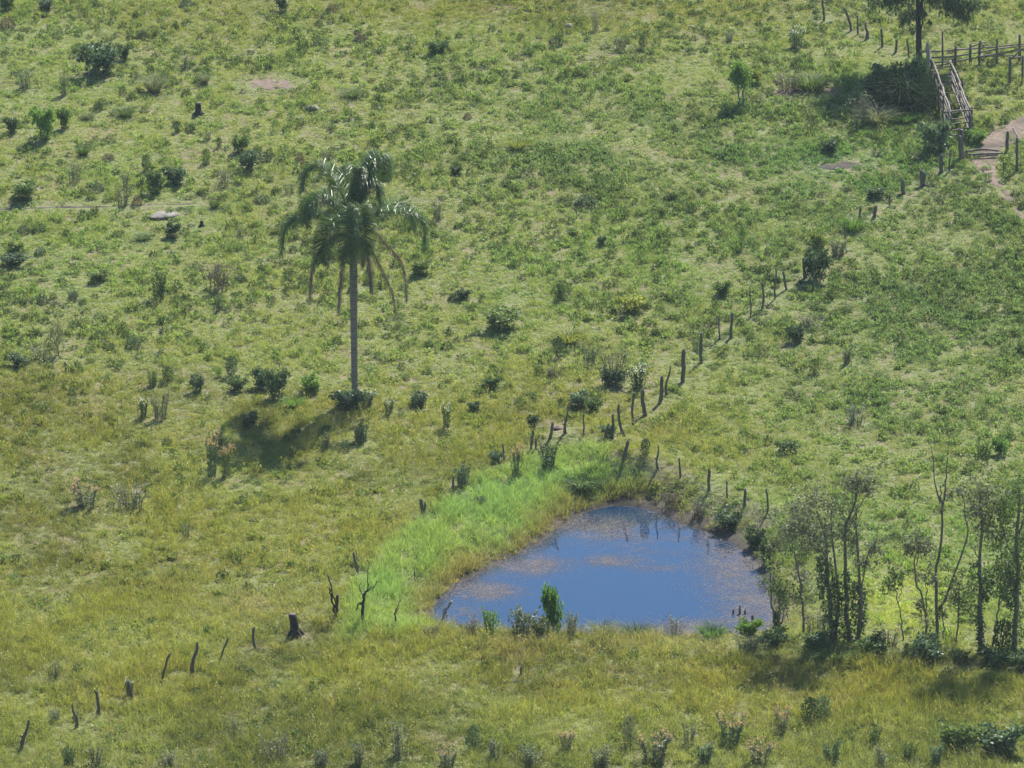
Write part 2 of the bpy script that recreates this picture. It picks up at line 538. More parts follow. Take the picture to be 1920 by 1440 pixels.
def scatter_group():
    ng = bpy.data.node_groups.new('scatter_tufts', 'GeometryNodeTree')
    ng.interface.new_socket('Geometry', in_out='INPUT', socket_type='NodeSocketGeometry')
    ng.interface.new_socket('Geometry', in_out='OUTPUT', socket_type='NodeSocketGeometry')
    N, Lk = ng.nodes.new, ng.links.new
    gi, go = N('NodeGroupInput'), N('NodeGroupOutput')
    ci = N('GeometryNodeCollectionInfo')
    ci.inputs['Collection'].default_value = tufts
    ci.inputs['Separate Children'].default_value = True
    ci.inputs['Reset Children'].default_value = True
    ip = N('GeometryNodeInstanceOnPoints')
    ip.inputs['Pick Instance'].default_value = True
    def attr(name, t):
        a = N('GeometryNodeInputNamedAttribute'); a.data_type = t
        a.inputs['Name'].default_value = name
        return a.outputs['Attribute']
    Lk(gi.outputs[0], ip.inputs['Points'])
    Lk(ci.outputs[0], ip.inputs['Instance'])
    Lk(attr('pick', 'INT'), ip.inputs['Instance Index'])
    e2r = N('FunctionNodeEulerToRotation')
    Lk(attr('rot', 'FLOAT_VECTOR'), e2r.inputs[0])
    Lk(e2r.outputs[0], ip.inputs['Rotation'])
    Lk(attr('scl', 'FLOAT_VECTOR'), ip.inputs['Scale'])
    Lk(ip.outputs[0], go.inputs[0])
    return ng
SCATTER = scatter_group()

def scatter(name, pos, pick, rot, scl, col, label, cat):
    me = bpy.data.meshes.new(name)
    n = len(pos)
    me.vertices.add(n)
    me.vertices.foreach_set('co', pos.astype(np.float32).ravel())
    me.attributes.new('pick', 'INT', 'POINT').data.foreach_set('value', pick.astype(np.int32))
    me.attributes.new('rot', 'FLOAT_VECTOR', 'POINT').data.foreach_set('vector', rot.astype(np.float32).ravel())
    me.attributes.new('scl', 'FLOAT_VECTOR', 'POINT').data.foreach_set('vector', scl.astype(np.float32).ravel())
    ca = np.ones((n, 4), np.float32); ca[:, :3] = col
    me.attributes.new('col', 'FLOAT_COLOR', 'POINT').data.foreach_set('color', ca.ravel())
    me.update()
    o = link(bpy.data.objects.new(name, me))
    o.modifiers.new('scatter', 'NODES').node_group = SCATTER
    tag(o, label, cat, kind='stuff')
    return o

NT = 420000
sx, sy = rng.uniform(-44, 44, NT), rng.uniform(-60, 80, NT)
sz = H(sx, sy)
qx, qy = project(sx, sy, sz)
dp = sdist(sx, sy, pond)
keep = (qx > -130) & (qx < 2050) & (qy > -70) & (qy < 1560) & (dp > .03)
for B in BARE:
    keep &= (sdist(sx, sy, B) + .5 * (fbm(sx / .6, sy / .6, 301, 2) - .5) > .0) | (rng.random(NT) < .07)
keep &= (sdist(sx, sy, TRL) > .05) | (rng.random(NT) < .06)
keep &= (sdist(sx, sy, CUT) > .0) | (rng.random(NT) < .3)
sh = sdist(sx, sy, SHORE)
keep &= (sh > 0) | (rng.random(NT) < .22)
sx, sy, sz, qx, qy, dp, sh = [a[keep] for a in (sx, sy, sz, qx, qy, dp, sh)]
NT = len(sx)

def blob(cx, cy, rx, ry):
    return np.exp(-(((qx - cx) / rx) ** 2 + ((qy - cy) / ry) ** 2))

big_n, mid_n, sml_n, tny = fbm(sx / 9, sy / 14, 41, 3), fbm(sx / 2.4, sy / 3.4, 51, 3), fbm(sx / .8, sy / 1.0, 61, 2), rng.random(NT)
# colours of the plants themselves: pale pasture, blue-green weeds, olive tall grass, lush bank
C = lambda *a: np.array(a)
pale, lush, olive, blue, dark, straw = C(.295, .345, .108), C(.205, .33, .085), C(.265, .258, .05), C(.16, .225, .10), C(.085, .13, .045), C(.35, .30, .15)
col = pale[None] * np.ones((NT, 1))
def mixin(c, w):
    global col
    w = np.clip(w, 0, 1)[:, None]
    col = col * (1 - w) + c[None] * w
mixin(lush, 1.3 * (big_n - .42) + .25 * (mid_n - .5))
w_olive = sstep(640, 800, qy) * (1 - sstep(1000, 1500, qx) * (1 - sstep(1180, 1260, qy))) * .75 + .5 * blob(1000, 10, 700, 60) + .35 * blob(1350, 860, 260, 120)
mixin(C(.25, .235, .06), .8 * blob(1350, 1275, 700, 45) * (.4 + mid_n) + .6 * blob(60, 760, 130, 60) + .4 * blob(1000, 10, 700, 50))
mixin(olive, w_olive * (.6 + .9 * (mid_n - .3)))
w_blue = 1.0 * blob(1760, 600, 380, 260) + .85 * blob(1150, 270, 330, 120) + .55 * blob(1650, 330, 300, 120) + .55 * sstep(1320, 1400, qy)
mixin(blue, w_blue * (.35 + 1.3 * (mid_n - .35)))
mixin(dark, 1.2 * (mid_n - .60) + .6 * (sml_n - .66))
mixin(C(.125, .14, .036), .75 * sstep(.5, .68, fbm(sx / 5, sy / 9, 191, 3)) * np.clip(w_olive, 0, 1) + .5 * blob(60, 770, 150, 50) + .45 * blob(860, 890, 200, 50) + .4 * blob(150, 1090, 200, 40))
mixin(straw, 1.2 * (fbm(sx / 1.6, sy / 2.2, 71, 3) - .64) + .5 * blob(480, 1130, 160, 60) + .8 * blob(1120, 1215, 420, 32) * (mid_n + .25) + .55 * blob(1130, 975, 140, 50) * (dp < 3))
bank = Ppoly([(655, 1175), (672, 1085), (790, 972), (850, 932), (940, 880), (1000, 858), (1095, 832), (1160, 850), (1200, 885), (1190, 925), (1140, 938), (1050, 970), (1000, 1005), (900, 1060), (840, 1090), (790, 1185), (740, 1195), (650, 1195)])
db = sdist(sx, sy, bank)
inb = sstep(.7, -.4, db + 1.2 * (mid_n - .5))
mixin(C(.265, .405, .138), inb * (1.0 + .5 * (mid_n - .5)))
mixin(C(.36, .38, .085), inb * sstep(.35, .62, fbm(sx / 2, sy / 2.5, 91, 2)) * .3)
mixin(C(.30, .24, .10), sstep(1.5, .2, dp + 1.2 * (sml_n - .5)) * .7)
mixin(C(.42, .48, .11), 1.1 * blob(1700, 1120, 90, 70))
mixin(C(.17, .29, .08), .7 * blob(1600, 300, 180, 60) + .5 * blob(1540, 1000, 300, 90))
col *= (.86 + .28 * rng.random(NT))[:, None]

height = .74 + .9 * (mid_n - .35) + .5 * (sml_n - .4)
tallness = .9 * w_olive + 1.3 * inb + .6 * sstep(1080, 1180, qy) + .4 * (dp < 2.0)
r = rng.random(NT)
weedp = np.clip(.06 + .38 * w_blue * (mid_n + .2) + .9 * (sml_n - .58) - .3 * inb, .02, .8)
tall_p = np.clip(.35 * (tallness - .55) * (.3 + 1.6 * (mid_n - .2)), 0, .65)
med_p = np.clip(.1 + .55 * tallness + .5 * (mid_n - .5), .05, .8)
kind = np.where(r < weedp, 3, np.where(rng.random(NT) < tall_p, 2, np.where(rng.random(NT) < med_p, 1, 0)))
kind = np.where((rng.random(NT) < .008 + .03 * np.clip(w_olive, 0, 1)) & (inb < .3), 4, kind)
hill = 1 - sstep(560, 760, qy)
cl = (rng.random(NT) < .022 * (.35 + hill + .8 * np.clip(w_blue, 0, 1)) * (inb < .1) * np.clip(3.5 * (fbm(sx / 5, sy / 6, 83, 2) - .28), .1, 2))
kind = np.where(cl, 5, kind)
col = np.where((kind == 5)[:, None], (.085 + .06 * rng.random(NT))[:, None] * np.array([.92, 1.35, .5]) * (.7 + .7 * rng.random(NT))[:, None], col)
col = np.where((kind == 4)[:, None], col * .6 + straw * .4, col)
col = np.where((kind == 3)[:, None], col * np.array([.74, .86, .95]), col)
sc = np.clip(height, .45, 1.9) * (.75 + .5 * rng.random(NT))
sc = np.where(kind == 2, np.clip(sc, .5, 1.15), sc)
for B in (OVAL, SOILB, TRL, SOILC):
    q_ = sdist(sx, sy, B)
    sc = np.where(q_ < .9, sc * .5, sc)
    kind = np.where((q_ < .6) & (kind != 3), 0, kind)
pick = kind * 4 + rng.integers(0, 4, NT)
rot = np.column_stack([rng.normal(0, .12, NT), rng.normal(0, .12, NT), rng.random(NT) * 6.283])
scl = np.column_stack([.8 + .4 * rng.random(NT)] * 2 + [sc * .92])
pos = np.column_stack([sx, sy, sz])
isb = inb > .5
TRAMPLED = []                                    # places where something stands and the grass is lower
def sub(mask, name, label, cat):
    scatter(name, pos[mask], pick[mask], rot[mask], scl[mask], col[mask], label, cat)
# floating algae on the pond: small flakes in drifts
n = 300000
lo, hi = pond.min(0), pond.max(0)
ax, ay = rng.uniform(lo[0], hi[0], n), rng.uniform(lo[1], hi[1], n)
aq, ar = project(ax, ay, np.full(n, ZW))
d = -sdist(ax, ay, pond)
def ab(cx, cy, rx, ry): return np.exp(-(((aq - cx) / rx) ** 2 + ((ar - cy) / ry) ** 2))
dens = 1.3 * ab(915, 1108, 48, 13) + 1.1 * ab(1000, 1060, 50, 15) + 1.1 * ab(1150, 1050, 50, 9) + .6 * ab(1240, 1065, 40, 8) + .55 * ab(1120, 990, 70, 25) + .5 * ab(1250, 1010, 110, 25) \
    + .9 * ab(1420, 1130, 60, 40) + .6 * ab(1330, 1175, 110, 14) + .7 * ab(860, 1160, 50, 20) + .6 * ab(1370, 1060, 60, 40) + .6 * ab(1200, 1185, 200, 12) + .5 * np.exp(-d / .5)
dens *= np.clip(.45 + 3.0 * (fbm(ax / 2.2, ay / 1.6, 17, 3) - .36), 0, 1.3)
ok = (d > .05) & (rng.random(n) < dens)
ax, ay = ax[ok], ay[ok]
n = len(ax)
mb = MB()
th = np.linspace(0, 2 * np.pi, 4, endpoint=False)[None] + rng.random((n, 1)) * 6
rr = (.009 + .013 * rng.random((n, 1)) ** 2) * (.6 + .8 * rng.random((n, 4)))
V = np.stack([ax[:, None] + 1.7 * rr * np.cos(th), ay[:, None] + rr * np.sin(th), np.broadcast_to((ZW + .004 + .004 * rng.random(n))[:, None], rr.shape)], -1)
mb.add(V.reshape(-1, 3), np.arange(4 * n).reshape(n, 4))
tag(mb.build('floating_algae', M['algae']), 'tan floating algae drifting in patches on the pond', 'algae', kind='stuff')

# ---------------------------------------------------------------- fence posts
def px_m(p):                                     # photo pixels per metre at a place
    return FPX / np.linalg.norm(np.asarray(p) - cam_loc)

def post_mesh(top, base, w, style, rg, mat):
    mb = MB()
    L = np.linalg.norm(top - base)
    n = 8
    t = np.linspace(0, 1, n)[:, None]
    side = np.array([1.0, .3, 0])
    amp = {'plain': .015, 'crook': .06, 'bow': .055, 'fork': .04, 'knob': .03, 'split': .03, 'hook': .1}.get(style, .02) * L
    bow = np.sin(t * np.pi * (1.0 if style == 'bow' else 1.7)) * amp * (1 if rg.random() < .5 else -1)
    if style == 'hook':
        bow = np.where(t > .5, (t - .5) ** 2 * 4 * amp, -np.sin(t * np.pi * 2) * amp * .3)
    path = base + (top - base) * t + bow * side + rg.normal(0, .006, (n, 3)) * L
    start = path[0] - (path[1] - path[0]) / np.linalg.norm(path[1] - path[0]) * .35
    path = np.vstack([start, path]) - base
    rad = np.concatenate([[w * .55], w * (.55 - .1 * t[:, 0])]) * (1 + .25 * (rg.random(n + 1) - .5))
    if style in ('crook', 'fork'):
        rad *= np.concatenate([[1.15], np.linspace(1.15, .65, n)])
    tube(mb, path, rad, 8, 1, 0, .28, rg=rg)
    q = path[n * 2 // 3 + 1]
    if style in ('fork', 'split'):
        e = path[n // 2]
        s = -1 if style == 'fork' else 1
        tip = e + np.array([s * .18 * L, 0.02, .42 * L]) if style == 'split' else path[4] + np.array([-.12 * L, 0, .03 * L])
        src = path[2] if style == 'split' else path[4]
        tube(mb, smooth_path([src, (src + tip) / 2 + np.array([s * .04 * L, 0, 0]), tip], 5), np.linspace(w * .4, w * .22, 5), 6, 1, 0, .2, rg=rg)
    if style == 'knob':
        tube(mb, [path[-1] + np.array([-.02, 0, -.1]), path[-1] + np.array([-.09, .01, .06])], [w * .4, w * .2], 6, 1, 0, .2, rg=rg)
        tube(mb, [path[-3], path[-3] + np.array([.08, -.02, .03])], [w * .35, w * .25], 6, 1, 0, .2, rg=rg)
    # jagged broken top
    tp = path[-1]
    tube(mb, [tp - np.array([0, 0, .05]), tp + np.array([w * .2, 0, .05])], [w * .35, w * .05], 5, 1, 0, .3, rg=rg)
    return mb

def post(tx, ty, bx, by, wpx, style, label, group, pale=False, cat='fence post', name='fence_post', base=None):
    b0 = P(bx, by) if base is None else np.asarray(base, float)
    t0 = at_y(tx, ty, b0[1])
    w = .78 * wpx / px_m(b0)
    TRAMPLED.append((b0[0], b0[1] - .25, .75, .45))
    rg = np.random.default_rng(int(tx * 7 + ty * 3) % 99991)
    o = post_mesh(t0, b0, w, style, rg, None).build(name, M['wood_pale' if pale else 'wood'], smooth=False)
    o.location = b0
    tag(o, label, cat, group)
    return o

ORD = ['first', 'second', 'third', 'fourth', 'fifth', 'sixth', 'seventh', 'eighth', 'ninth', 'tenth', 'eleventh', 'twelfth', 'thirteenth', 'fourteenth', 'fifteenth', 'sixteenth', 'seventeenth',
       'eighteenth', 'nineteenth', 'twentieth', 'twenty-first', 'twenty-second', 'twenty-third', 'twenty-fourth', 'twenty-fifth', 'twenty-sixth', 'twenty-seventh', 'twenty-eighth']

def line(rows, tail, group):
    for k, (tx, ty, bx, by, w, st, desc, *rest) in enumerate(rows):
        post(tx, ty, bx, by, w, st, '%s, %s %s' % (desc, ORD[k], tail), group, bool(rest))

line([(52, 1350, 42, 1405, 9, 'fork', 'dark forked leaning post'), (138, 1320, 143, 1365, 7, 'crook', 'short bent post'), (183, 1296, 184, 1343, 8, 'knob', 'dark post with knobbly notched top'),
      (241, 1277, 247, 1313, 9, 'plain', 'short post with white blossoms round its head'), (313, 1226, 305, 1281, 6, 'hook', 'slender hooked post'), (366, 1206, 363, 1270, 10, 'crook', 'tall crooked post thick at its foot'),
      (427, 1196, 413, 1238, 5, 'plain', 'thin grey post leaning right'), (476, 1176, 479, 1217, 7, 'bow', 'wavy upright post left of the broad stump')],
     'from the lower left corner', 'posts of the lower left fence')
line([(663, 1036, 671, 1076, 6, 'plain', 'grey leaning post with pale top'), (788, 936, 795, 968, 9, 'split', 'split twin stub post'), (851, 893, 848, 928, 6, 'plain', 'dark upright post beside leafy shrub'),
      (942, 832, 946, 864, 5, 'plain', 'thin greenish post'), (999, 806, 996, 843, 6, 'plain', 'dark straight post'), (1005, 822, 1005, 843, 5, 'plain', 'short dark stub'),
      (1037, 792, 1031, 822, 7, 'plain', 'leaning post beside reddish bare earth'), (1062, 772, 1060, 813, 7, 'fork', 'forked dark post')],
     'along the green bank counted from the left', 'posts on the pond bank')
line([(1095, 776, 1094, 818, 4, 'plain', 'thin straight post'), (1142, 795, 1132, 824, 5, 'split', 'splintered leaning post'), (1150, 776, 1148, 822, 7, 'plain', 'upright grey post'),
      (1160, 758, 1170, 819, 7, 'bow', 'long post leaning left'), (1190, 737, 1188, 799, 6, 'bow', 'slim post curved at the top'), (1205, 730, 1211, 780, 10, 'bow', 'thick bowed grey post'),
      (1242, 706, 1238, 755, 9, 'plain', 'stout straight post'), (1254, 687, 1251, 741, 6, 'crook', 'wavy dark post'), (1283, 655, 1279, 717, 10, 'plain', 'tall thick post'),
      (1314, 624, 1315, 680, 8, 'plain', 'straight dark post'), (1348, 592, 1348, 637, 4, 'plain', 'thin post by white flowers'), (1372, 586, 1371, 634, 7, 'plain', 'dark sturdy post by white flowers'),
      (1407, 543, 1407, 596, 4, 'plain', 'slender straight post'), (1429, 530, 1429, 580, 5, 'bow', 'slender curved post'), (1455, 503, 1453, 561, 4, 'plain', 'tall thin stake'),
      (1468, 509, 1475, 544, 6, 'plain', 'short dark leaning post'), (1506, 485, 1510, 521, 9, 'plain', 'broad post left of a leafy bush'), (1582, 417, 1587, 474, 4, 'plain', 'tall thin dark stake'),
      (1614, 387, 1610, 416, 6, 'plain', 'short stake in tall grass'), (1642, 386, 1639, 408, 8, 'plain', 'stubby post in tall grass'), (1668, 364, 1668, 386, 4, 'plain', 'thin short stake'),
      (1692, 337, 1694, 364, 9, 'plain', 'stubby grey post'), (1727, 320, 1732, 348, 12, 'split', 'broad broken stump post'), (1765, 289, 1765, 324, 9, 'plain', 'thick post in front of the chute'),
      (1781, 283, 1780, 322, 4, 'plain', 'thin stake in front of the chute')],
     'up the diagonal fence from the pond', 'posts of the diagonal fence')
line([(1177, 826, 1170, 865, 8, 'plain', 'thick leaning post'), (1233, 836, 1233, 878, 5, 'fork', 'thin post with a side stub'), (1274, 859, 1275, 896, 5, 'plain', 'straight thin post'),
      (1329, 879, 1329, 921, 7, 'plain', 'tall grey post'), (1362, 902, 1364, 938, 4, 'plain', 'slim pale post'), (1397, 917, 1396, 951, 7, 'plain', 'stout dark post'), (1436, 917, 1438, 962, 5, 'bow', 'slim curved post')],
     'behind the pond counted from the left', 'posts behind the pond')
line([(1541, -14, 1545, 39, 5, 'plain', 'slim tall post'), (1582, 14, 1596, 58, 6, 'bow', 'dark bowed leaning post'), (1607, 30, 1609, 64, 4, 'plain', 'thin straight post'), (1624, 42, 1625, 73, 7, 'crook', 'crooked dark post'),
      (1653, 54, 1654, 88, 6, 'plain', 'straight grey post'), (1682, 74, 1679, 98, 6, 'plain', 'short leaning post'), (1701, 72, 1704, 109, 4, 'plain', 'thin post left of the tree trunk')],
     'of the row left of the top tree', 'posts of the upper right fence')
post(977, 1250, 977, 1268, 5, 'plain', 'lone short stub post in the grass below the pond', 'lone stakes')
post(1092, 1126, 1092, 1164, 4, 'plain', 'thin upright stake at the near pond edge right of bushes', 'lone stakes', cat='stake', name='stake')
post(1223, 1147, 1239, 1184, 5, 'plain', 'pale leaning stake at the near pond edge', 'lone stakes', True, cat='stake', name='stake')
post(1315, 1136, 1323, 1168, 3, 'plain', 'thin leaning stick at the near pond edge', 'lone stakes', cat='stake', name='stake')
post(1350, 1150, 1351, 1182, 4, 'plain', 'dark upright stake nearest the pond\'s right corner', 'lone stakes', cat='stake', name='stake')
post(776, 1064, 779, 1092, 2.5, 'plain', 'very thin stick standing in bank grass above the pond', 'lone stakes', cat='stake', name='stake')
for k, (tx, ty, by, w, lab) in enumerate([(1375, 1143, 1151, 5, 'leftmost dark stub standing in shallow pond water'), (1387, 1136, 1152, 5, 'tallest dark stub standing in shallow pond water'),
                                          (1397, 1144, 1152, 5, 'rightmost of three stubs standing in shallow pond water'), (1411, 1154, 1170, 7, 'dark stub by the pond\'s near right corner')]):
    post(tx, ty, tx, by, w, 'plain', lab, 'stubs in the pond', cat='stump', name='pond_stub', base=at_z(tx, by, ZW - .02))

def stump(px, top, bot, w, label, lean=0):
    b0 = P(px + lean, bot)
    s = px_m(b0)
    h, r = (bot - top) / s, w / s / 2
    TRAMPLED.append((b0[0], b0[1] - .4, .9, .4))
    root = empty('tree_stump', b0)
    rg = np.random.default_rng(int(px))
    mb = MB()
    tz = np.array([-.2, 0, .12, .3, .55, .8, 1.0])
    path = np.column_stack([-lean / s * tz, 0 * tz, tz * h])
    tube(mb, path, r * np.array([1.7, 1.55, 1.25, 1.05, .95, .9, .85]), 10, 1, 0, .25, rg=rg)
    mb.build('trunk', M['bark_dark'], root)
    mb = MB()
    tube(mb, [path[-1] - [0, 0, .01], path[-1] + np.array([0, 0, .03])], [r * .8, r * .72], 10, 1, 0, .15, rg=rg)
    mb.build('cut_face', M['wood'], root)
    for a in (2.6, 3.6, 5.4, .4):
        mb = MB()
        e = np.array([math.cos(a), math.sin(a), 0])
        tube(mb, [e * r * .6 + [0, 0, h * .35], e * r * 1.6 + [0, 0, h * .1], e * r * 2.6 - [0, 0, .08]], [r * .3, r * .28, r * .12], 6, 1, 0, .2, rg=rg)
        mb.build('root', M['bark_dark'], root)
    tag(root, label, 'stump')
stump(549, 1150, 1193, 17, 'broad dark cut stump in dry grass left of the green bank', 5)
stump(372, 193, 216, 12, 'dark upright stump on the upper left hillside')
stump(378, 414, 424, 7, 'tiny dark stump right of the long pale rock')

# ---------------------------------------------------------------- rocks and fallen wood
def rock(name, px, py, wpx, hpx, dpx, label, mat, ang=0.0, seed=1, cat='rock'):
    b0 = P(px, py)
    s = px_m(b0)
    rg = np.random.default_rng(seed)
    nu, nv = 12, 7
    V = []
    for j in range(nv):
        ph = math.pi * (j + .0) / (nv - 1) - math.pi / 2
        for i in range(nu):
            th = 2 * math.pi * i / nu
            k = .78 + .44 * rg.random()
            V.append((math.cos(ph) * math.cos(th) * k, math.cos(ph) * math.sin(th) * k, math.sin(ph) * (.85 + .25 * rg.random())))
    V = np.array(V) * [wpx / s / 2, dpx / s / 2, hpx / s * .7]
    ca, sa = math.cos(ang), math.sin(ang)
    V = np.column_stack([V[:, 0] * ca - V[:, 1] * sa, V[:, 0] * sa + V[:, 1] * ca, V[:, 2] + hpx / s * .12])
    idx = np.arange(nu * nv).reshape(nv, nu)
    nx = np.roll(idx, -1, 1)
    mb = MB()
    mb.add(V, np.stack([idx[:-1], nx[:-1], nx[1:], idx[1:]], -1).reshape(-1, 4))
    o = mb.build(name, mat)
    o.location = b0
    return tag(o, label, cat)
rock('flat_rock', 305, 404, 70, 6, 46, 'long pale flat rock on the slope left of the palm', M['stone'], .5, 3)
rock('grey_rock', 585, 207, 28, 13, 28, 'small grey rock in the grass above the palm crown', M['stone'], 0, 5)
rock('white_rock', 1067, 52, 12, 11, 14, 'small white rock near the top of the hillside', M['wood_pale'], 0, 8)
rock('red_mound', 1046, 806, 24, 10, 24, 'reddish earth mound beside the bank fence corner', M['dirt'], 0, 9, 'mound')
rock('pale_stone', 123, 687, 8, 11, 8, 'tiny pale upright stone at the left beside a tall weed', M['stone'], 0, 11)

def log(ax, ay, bx, by, wpx, mat, label, lift=.0, bend=.06, name='fallen_log'):
    a, b_ = P(ax, ay), P(bx, by)
    r = wpx / px_m(a) / 2
    a = a + [0, 0, r + lift]; b_ = b_ + [0, 0, r + lift]
    o = a.copy()
    mid = (a + b_) / 2 + np.array([0, 0, bend])
    mb = MB()
    tube(mb, smooth_path([a - o, mid - o, b_ - o], 7), np.linspace(r, r * .75, 7), 7, 1, 0, .2)
    q = mb.build(name, mat)
    q.location = o
    return tag(q, label, 'log')
log(783, 776, 806, 772, 5, M['wood_pale'], 'short pale log lying right of the palm foot')
log(1530, 168, 1556, 158, 4, M['wood_pale'], 'pale stick lying by the eroded cut below the top tree')
log(1810, 291, 1872, 289, 5, M['rail'], 'upper of two poles lying across the dirt yard', .12, .1, 'fallen_pole')
log(1812, 297, 1880, 294, 5, M['rail'], 'lower of two poles lying across the dirt yard', .12, .02, 'fallen_pole')

# ---------------------------------------------------------------- plants of the meadow
def plant_shape(kind, seed):
    """unit plant: about 1 wide and 1 tall, foot at the origin; returns foliage and stem builders"""
    rg = np.random.default_rng(seed)
    f, s = MB(), MB()
    def stemset(n, spread, top, r=.012, start=.04):
        tips = []
        for _ in range(n):
            a = rg.random() * 6.283
            q = spread * math.sqrt(rg.random())
            h = top * (.65 + .35 * rg.random())
            e = np.array([q * math.cos(a), q * math.sin(a), h])
            b0 = np.array([max(start, q * .55) * math.cos(a), max(start, q * .55) * math.sin(a), -.05])
            m_ = b0 * .5 + e * .5 + np.array([-e[0] * .15, -e[1] * .15, .05]) + rg.normal(0, .02, 3)
            pth = smooth_path([b0, m_, e], 5)
            tube(s, pth, np.linspace(r, r * .4, 5), 5, rg=rg)
            tips.append(pth)
        return tips
    if kind == 'leafy':
        tips = stemset(9, .42, .85)
        for pth in tips:
            for _ in range(3):
                c = pth[rg.integers(2, 5)] + rg.normal(0, .06, 3)
                n = 34
                p = c + rg.normal(0, .075, (n, 3))
                p[:, 2] = np.abs(p[:, 2])
                leaves(f, p, rg.normal(0, 1, (n, 3)) + [0, 0, .4], .10 + .07 * rg.random(n), .05 + .035 * rg.random(n), .6 + .8 * rg.random(n), rg=rg)
        n = 70
        a = rg.random(n) * 6.283
        p = np.column_stack([.36 * np.sqrt(rg.random(n)) * np.cos(a), .36 * np.sqrt(rg.random(n)) * np.sin(a), .25 * rg.random(n)])
        leaves(f, p, rg.normal(0, 1, (n, 3)) + [0, 0, .3], .14, .08, .5 + .7 * rg.random(n), rg=rg)
    elif kind == 'round':
        stemset(5, .3, .6)
        n = 520
        d = unit(rg.normal(size=(n, 3))); d[:, 2] = np.abs(d[:, 2]) * .95
        rad = (.55 + .45 * rg.random(n)[:, None] ** .5) * (.8 + .4 * fbm(d[:, 0] * 3 + 5, d[:, 1] * 3 + d[:, 2] * 4, seed, 2))[:, None]
        p = d * rad * [.46, .46, .86]
        leaves(f, p, d + rg.normal(0, .7, (n, 3)), .09 + .06 * rg.random(n), .045 + .03 * rg.random(n), .6 + .7 * rg.random(n), rg=rg)
    elif kind == 'tussock':
        n = 240
        a, q = rg.random(n) * 6.283, .2 * np.sqrt(rg.random(n))
        p = np.column_stack([q * np.cos(a), q * np.sin(a), np.full(n, -.02)])
        d = np.column_stack([np.cos(a) * (.15 + q * 3), np.sin(a) * (.15 + q * 3), np.ones(n)]) + rg.normal(0, .14, (n, 3))
        bend = np.column_stack([np.cos(a), np.sin(a), np.full(n, -.7)]) * (.5 + .7 * rg.random(n))[:, None]
        blades(f, p, d, .7 + .45 * rg.random(n), .02, bend, .6 + .7 * rg.random(n), rg=rg)
        n = 40
        p = np.column_stack([rg.normal(0, .1, (n, 2)), .12 * rg.random(n)])
        leaves(f, p, rg.normal(0, 1, (n, 3)) + [0, 0, .5], .2, .06, .45 + .4 * rg.random(n), rg=rg)
    elif kind in ('feather', 'plume', 'white'):
        tips = stemset(17, .46, .95, .008)
        for pth in tips:
            n = 46
            u = rg.random(n) * 3.9
            i = u.astype(int)
            p = pth[i] * (1 - (u - i))[:, None] + pth[i + 1] * (u - i)[:, None]
            p = p + rg.normal(0, .018, (n, 3))
            leaves(f, p, rg.normal(0, 1, (n, 3)) + [0, 0, .7], .06 + .07 * rg.random(n), .03 + .02 * rg.random(n), .6 + .8 * rg.random(n), rg=rg)
            if kind != 'feather':
                n = 14 if kind == 'plume' else 5
                leaves(f, pth[-1] + rg.normal(0, .045 if kind == 'plume' else .035, (n, 3)) + [0, 0, .02], rg.normal(0, 1, (n, 3)) + [0, 0, .8], .06, .045, .9 + .3 * rg.random(n), 1, rg=rg)
    elif kind == 'column':
        tips = stemset(4, .22, .95, .014)
        n = 460
        z = rg.random(n) ** .8
        a = rg.random(n) * 6.283
        q = (.36 * np.clip(1 - np.abs(2 * z - 1) ** 3, 0, 1) ** .5 + .06) * np.sqrt(rg.random(n))
        p = np.column_stack([q * np.cos(a), q * np.sin(a), z * .93])
        leaves(f, p, p * [2, 2, 0] + rg.normal(0, .5, (n, 3)) + [0, 0, .6], .1 + .06 * rg.random(n), .05 + .03 * rg.random(n), .55 + .8 * rg.random(n), rg=rg)
    elif kind == 'bramble':
        tips = stemset(26, .5, .95, .009, .12)
        for pth in tips:
            n = 7
            leaves(f, pth[rg.integers(1, 5, n)] + rg.normal(0, .04, (n, 3)), rg.normal(0, 1, (n, 3)), .06 + .05 * rg.random(n), .035, .6 + .8 * rg.random(n), rg=rg)
            e = pth[3]
            for _ in range(2):
                t_ = e + rg.normal(0, .12, 3) + [0, 0, .08]
                tube(s, [e, t_], [.005, .002], 4, cap=False, rg=rg)
    return f, s

SHAPES = {}
def shape(kind, variant, mat):
    key = (kind, variant, mat)
    if key not in SHAPES:
        f, s = plant_shape(kind, 1000 + 37 * variant + 11 * len(kind))
        mats = [M[mat], M['white' if kind == 'white' else 'plume']]
        SHAPES[key] = (f.mesh('foliage', mats), s.mesh('stem', [M['twig' if kind == 'bramble' else 'bark']]) if s.V else None)
    return SHAPES[key]

